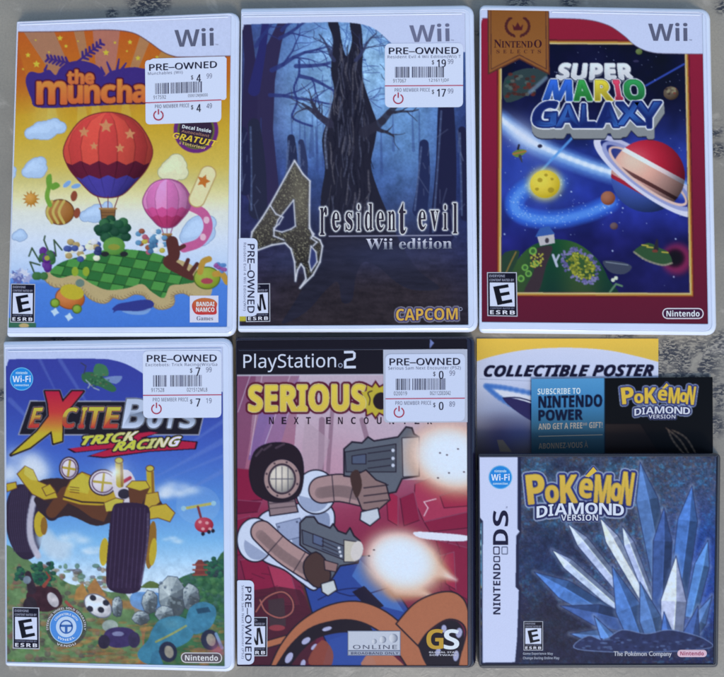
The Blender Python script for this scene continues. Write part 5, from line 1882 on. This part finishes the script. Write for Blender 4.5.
def letters(x0, x1, y0, y1, bx0, bx1, by0, by1):
    """letter quads: top line bowed with its ends lower, second line as a fan"""
    W, H = x1 - x0, y1 - y0
    spec = [('P', .00, .19, .18, 1.0, -6), ('o', .175, .315, .48, .96, -4), ('K', .31, .49, .20, .98, -2), ('e', .49, .63, .30, .84, 6), ('M', .63, .80, .20, .98, 3), ('o', .785, .895, .42, .92, 5), ('N', .88, 1.0, .12, 1.04, 8)]
    top = []
    for ch, a, b, c, d, rot in spec:
        cx_, cy_ = x0 + W * (a + b) / 2, y0 + H * (c + d) / 2
        top.append((ch, tilted(cx_, cy_, W * (b - a) * .84, H * (d - c) * .9, -rot)))
    w2 = bx1 - bx0
    low = []
    adv = (.13, .06, .15, .18, .15, .15, .13)
    tot, t = sum(adv), 0
    for ch, a in zip('DIAMOND', adv):
        u0, u1 = t / tot, (t + a) / tot
        t += a
        y = lambda u: 1.0 * (2 * u - 1) ** 2 * (by1 - by0) * .28
        f = .9
        um, hw = (u0 + u1) / 2, (u1 - u0) / 2 * f
        p = lambda u, v: (bx0 + w2 * u, by0 + y(u) * (1 if u < .5 else .5) + (by1 - by0) * v * .78)
        low.append((ch, [p(um - hw, 0), p(um + hw, 0), p(um + hw, 1), p(um - hw, 1)]))
    return top, low


def accent(P, A, top, grow):
    q = np.array(top[3][1])
    c = (q[0] + q[1]) / 2
    h = np.linalg.norm(q[3] - q[0])
    pts = [c + (-.10 * h, -.12 * h), c + (.34 * h, -.62 * h), c + (.52 * h, -.40 * h), c + (.10 * h, -.08 * h)]
    if A is not None:
        A.S(np.array(pts + pts[:1]), grow * 3.2, (150, 160, 196))
        A.S(np.array(pts + pts[:1]), grow * 2.2, (44, 50, 120))
    else:
        P.poly(pts, (236, 192, 74), 0)


LB = letters(620.5, 695.5, 382.5, 404.5, 634, 690.5, 406.4, 415.4)
accent(None, A, LB[0], .9)
monster_logo(A, LB, 1.5)
QV = box(648.5, 414.6, 675.5, 418.6)
A.T('VERSION', QV, (150, 160, 196), 'b', 1.4)
A.T('VERSION', QV, (40, 42, 92), 'b', 1.0)
for s_, q_ in (('NINTENDO', [(538.6, 396.2), (602.0, 394.6), (602.0, 406.6), (538.6, 408.0)]), ('POWER', [(538.6, 410.2), (582.6, 409.4), (582.6, 419.8), (538.6, 420.8)])):
    A.T(s_, q_, (22, 30, 58), 'b', .22)
ZB = .0026
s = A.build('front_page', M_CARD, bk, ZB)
P = Print(ZB + .00008)
for ch, q in LB[0]:
    P.text(ch, q, (238, 192, 72), 'b', 0)
accent(P, None, LB[0], .9)
for ch, q in LB[1]:
    P.text(ch, q, (200, 206, 234), 'b', 0)
P.text('VERSION', QV, (186, 190, 218), 'b', .05)
P.build('title_lettering', M_CARD, s)
P = Print(ZB + .00008)
P.text('SUBSCRIBE TO', [(537.6, 388.6), (580.4, 387.8), (580.4, 393.8), (537.6, 394.6)], (196, 214, 236), 'b', 0)
P.text('NINTENDO', [(538.6, 396.2), (602.0, 394.6), (602.0, 406.6), (538.6, 408.0)], (22, 30, 58), 'b', 0)
P.text('POWER', [(538.6, 410.2), (582.6, 409.4), (582.6, 419.8), (538.6, 420.8)], (22, 30, 58), 'b', 0)
P.text('AND GET A FREE** GIFT!', [(538.4, 423.6), (602.4, 421.8), (602.4, 427.8), (538.4, 429.8)], (168, 160, 158), 'b', 0)
P.line([(538.6, 436.4), (602.6, 434.8)], .8, (150, 140, 130), 0)
P.text('ABONNEZ-VOUS À', [(538.6, 442.2), (588, 440.6), (588, 447.6), (538.6, 449.0)], (132, 112, 98), 'b', 0)
P.build('advert_lettering', M_CARD, s)
pages([(531.5, 379.1), (712.5, 377.1), (712.9, 469.8), (531.5, 469.8)], ZP + .0002, ZB - .0001, bk, (40, 38, 44))

# ================================================================== case 6: dark handheld case
ZD = .0155
O6 = [(477.8, 453.2), (720.6, 453.2), (718.0, 667.6), (478.6, 668.6)]
Q6 = [(479.6, 457.2), (716.4, 456.6), (713.0, 663.4), (481.4, 664.2)]
g = game_case(O6, 'small dark handheld game case with a blue crystal cover and white side panel')
case_shell(O6, Q6, [2.5, 5, 4.5, 5], M_SMOKE, g, ZD)
ZS6 = ZD - .0003
ZL6 = ZS6 + .00008
A = Art(Q6, (58, 66, 104))
A.vgrad([(455, (84, 92, 122)), (500, (88, 96, 128)), (560, (72, 82, 128)), (610, (58, 66, 120)), (645, (50, 54, 100)), (665, (46, 46, 92))])
n1, n2, n3 = A.noise(14, seed=31), A.noise(3.0, seed=32, octs=2), A.noise(1.3, seed=33, octs=2)
A.put(np.clip((n1 - .5) * 4, 0, 1) * .5, (60, 118, 168))
A.put(np.clip((n2 - .58) * 6, 0, 1) * .65, (82, 150, 200))
A.put(np.clip((A.noise(2.4, seed=35, octs=2) - .58) * 6, 0, 1) * .55, (118, 98, 96))
A.put(np.clip((A.noise(20, seed=36) - .52) * 5, 0, 1) * .65, (44, 50, 84))
A.im *= (.78 + .44 * n3)[..., None]
A.G(700, 560, 34, 60, (48, 88, 206), .75)
A.G(694, 600, 26, 42, (56, 96, 214), .6)
A.G(650, 632, 26, 14, (52, 74, 176), .6)
A.G(560, 640, 60, 34, (44, 42, 66), .75)
A.G(545, 610, 36, 26, (52, 46, 66), .6)
A.G(600, 655, 90, 12, (44, 44, 78), .7)
A.G(545, 562, 26, 24, (44, 58, 108), .7)
A.im *= (.70 + .26 * A.noise(.9, seed=38, octs=1))[..., None]
# cluster of crystals: pale thin blades on the left, deep blue prisms in the middle
def prism(A, base, tip, w, c, point=.25):
    b, t = np.array(base, float), np.array(tip, float)
    d = t - b
    L = np.linalg.norm(d)
    d /= L
    n = np.array([-d[1], d[0]])
    s = t - d * w * (1 + point * 3)
    o = [b + n * w * .42, s + n * w * .5, t, s - n * w * .5, b - n * w * .42]
    q = np.array(o + o[:1])
    A.S(q, 5.0, (150, 164, 204), .25, 3)
    c = np.array(c, float)
    m1, m0 = s + n * w * .08, b + n * w * .06
    lit = 1.28 if n[0] < 0 else .78
    A.P([o[0], o[1], m1, m0], np.clip(c * lit, 0, 235))
    A.P([m0, m1, o[3], o[4]], np.clip(c * (2.02 - lit), 0, 235))
    A.P([o[1], t, m1], np.clip(c * (lit + .22), 0, 240))
    A.P([m1, t, o[3]], np.clip(c * (2.2 - lit), 0, 240))
    A.S([m0, m1, t], .9, np.clip(c * 1.5, 0, 235), .8)
    A.S(q, .8, (40, 48, 90), .8)


LIGHT, BLUE, DEEP = (140, 150, 186), (72, 98, 146), (54, 74, 124)
for base, tip, wd, cc in (((640, 612), (568, 524), 13, LIGHT), ((650, 606), (600, 518), 14, (166, 174, 210)), ((630, 618), (552, 550), 12, (146, 158, 200)), ((655, 610), (622, 526), 11, (140, 150, 192)),
                          ((668, 612), (640, 462), 22, BLUE), ((676, 614), (692, 486), 20, (64, 96, 156)), ((690, 618), (708, 540), 15, (76, 112, 170)), ((660, 616), (664, 508), 19, DEEP),
                          ((626, 626), (534, 572), 20, (66, 98, 156)), ((640, 626), (560, 606), 22, DEEP), ((694, 630), (712, 596), 16, BLUE), ((620, 640), (570, 634), 17, BLUE),
                          ((640, 640), (612, 566), 26, (66, 96, 152)), ((672, 636), (676, 556), 26, (150, 156, 196)), ((656, 640), (640, 582), 22, BLUE), ((690, 640), (698, 606), 20, DEEP), ((612, 645), (594, 616), 18, (80, 112, 168)), ((668, 645), (664, 612), 20, (62, 90, 150))):
    prism(A, base, tip, wd, cc)
A.P(smooth([(574, 648), (588, 636), (604, 640), (622, 630), (646, 634), (668, 630), (690, 634), (706, 640), (710, 648), (660, 652), (610, 652)], 5), (46, 52, 92), edge=(120, 136, 184), ew=.8)
for i in range(60):
    A.E(random.uniform(580, 706), random.uniform(638, 650), random.uniform(1.2, 3), 1, random.choice(((66, 78, 124), (36, 40, 76), (88, 104, 150))), .8)
A.im *= (.82 + .36 * A.noise(4, seed=39, octs=4))[..., None]
# logo contours
LD = letters(525.5, 633.5, 466, 505, 536, 624.5, 502.6, 517.4)
accent(None, A, LD[0], 1.1)
monster_logo(A, LD, 2.3)
QVD = box(561, 514.6, 598, 520.8)
A.T('VERSION', QVD, (150, 160, 196), 'b', 1.8)
A.T('VERSION', QVD, (40, 42, 92), 'b', 1.3)
# white side panel with its notch
pan = [(479, 457), (517.6, 457), (517.6, 529), (519.6, 531.6), (516.2, 536), (515.6, 587), (518.8, 590.4), (517.0, 640), (515, 662.4), (482.6, 662.8), (482.8, 521), (479.4, 517)]
A.P([(470, 450), (521, 450), (521.4, 532), (519, 540), (519, 584), (521.4, 590), (519, 668), (470, 668)], (38, 40, 70))
A.P(pan, (190, 198, 240))
A.P([(478, 520), (482, 523), (482, 588), (478, 588)], (110, 150, 180))
for i in range(60):
    y = random.uniform(522, 664)
    A.E(480.4, y, .9, 1.8, random.choice(((70, 130, 180), (190, 160, 70), (60, 90, 120), (150, 190, 210), (40, 50, 70))), .8)
sheet = A.build('cover_sheet', M_PRINT, g, ZS6)
P = Print(ZL6)
for ch, q in LD[0]:
    P.text(ch, q, lambda x, y: (236 - (y - 466) * .4, 194 - (y - 466) * .6, 76), 'b', 0)
accent(P, None, LD[0], 1.1)
for ch, q in LD[1]:
    P.text(ch, q, (200, 208, 238), 'b', 0)
P.text('VERSION', QVD, (190, 196, 224), 'b', .05)
P.build('title_lettering', M_PRINT, sheet)
wifi_logo(sheet, 500.4, 477.4, 11.8, ZL6)
P = Print(ZL6)
up = lambda x0, y0, x1, y1: [(x0, y1), (x0, y0), (x1, y0), (x1, y1)]
P.text('NINTEND', up(493.2, 563.6, 500.4, 614.6), (44, 44, 76), 'b', 0)
P.text('D', up(493.0, 529.4, 508.2, 545.0), (30, 30, 60), 'b', 0)
P.text('S', up(492.8, 510.6, 508.4, 526.4), (30, 30, 60), 'b', 0)
for x0, y0, x1, y1, wd in ((493.2, 546.6, 499.8, 554.8, 1.1), (501.4, 546.6, 508.0, 554.8, 1.1), (493.4, 556.2, 500.2, 562.4, 1.1)):
    P.ring(rrect(box(x0, y0, x1, y1), 1.2, 4), rrect(box(x0 + wd, y0 + wd, x1 - wd, y1 - wd), .8, 4), (56, 56, 88) if x0 < 500 else (130, 134, 164), 0)
P.text('TM', up(506, 506.6, 507.6, 508.6), (90, 90, 120), 'n', 0)
P.build('console_logo', M_PRINT, sheet)
rq = [(523.6, 621.4), (543.0, 621.4), (543.0, 650.6), (523.6, 650.6)]
rating_mark(sheet, rq, 'E', 'EVERYONE', z=ZL6)
P = Print(ZL6)
P.text('Game Experience May', box(523, 652.4, 553, 655.6), (160, 164, 190), 'b', 0)
P.text('Change During Online Play', box(523, 656.8, 559.4, 660.2), (160, 164, 190), 'b', 0)
P.build('small_print', M_PRINT, sheet)
P = Print(ZL6)
P.text('The Pokémon Company', box(613.6, 651.4, 671.4, 657.6), (176, 178, 202), 'plain', 0)
P.text('The Pokémon Company', box(613.9, 651.4, 671.7, 657.6), (176, 178, 202), 'plain', .02)
P.build('company_lettering', M_PRINT, sheet)
pill_logo(sheet, box(677.4, 650.0, 706.8, 657.2), 'Nintendo', (214, 180, 206), (208, 176, 204), (170, 60, 96), ZL6)
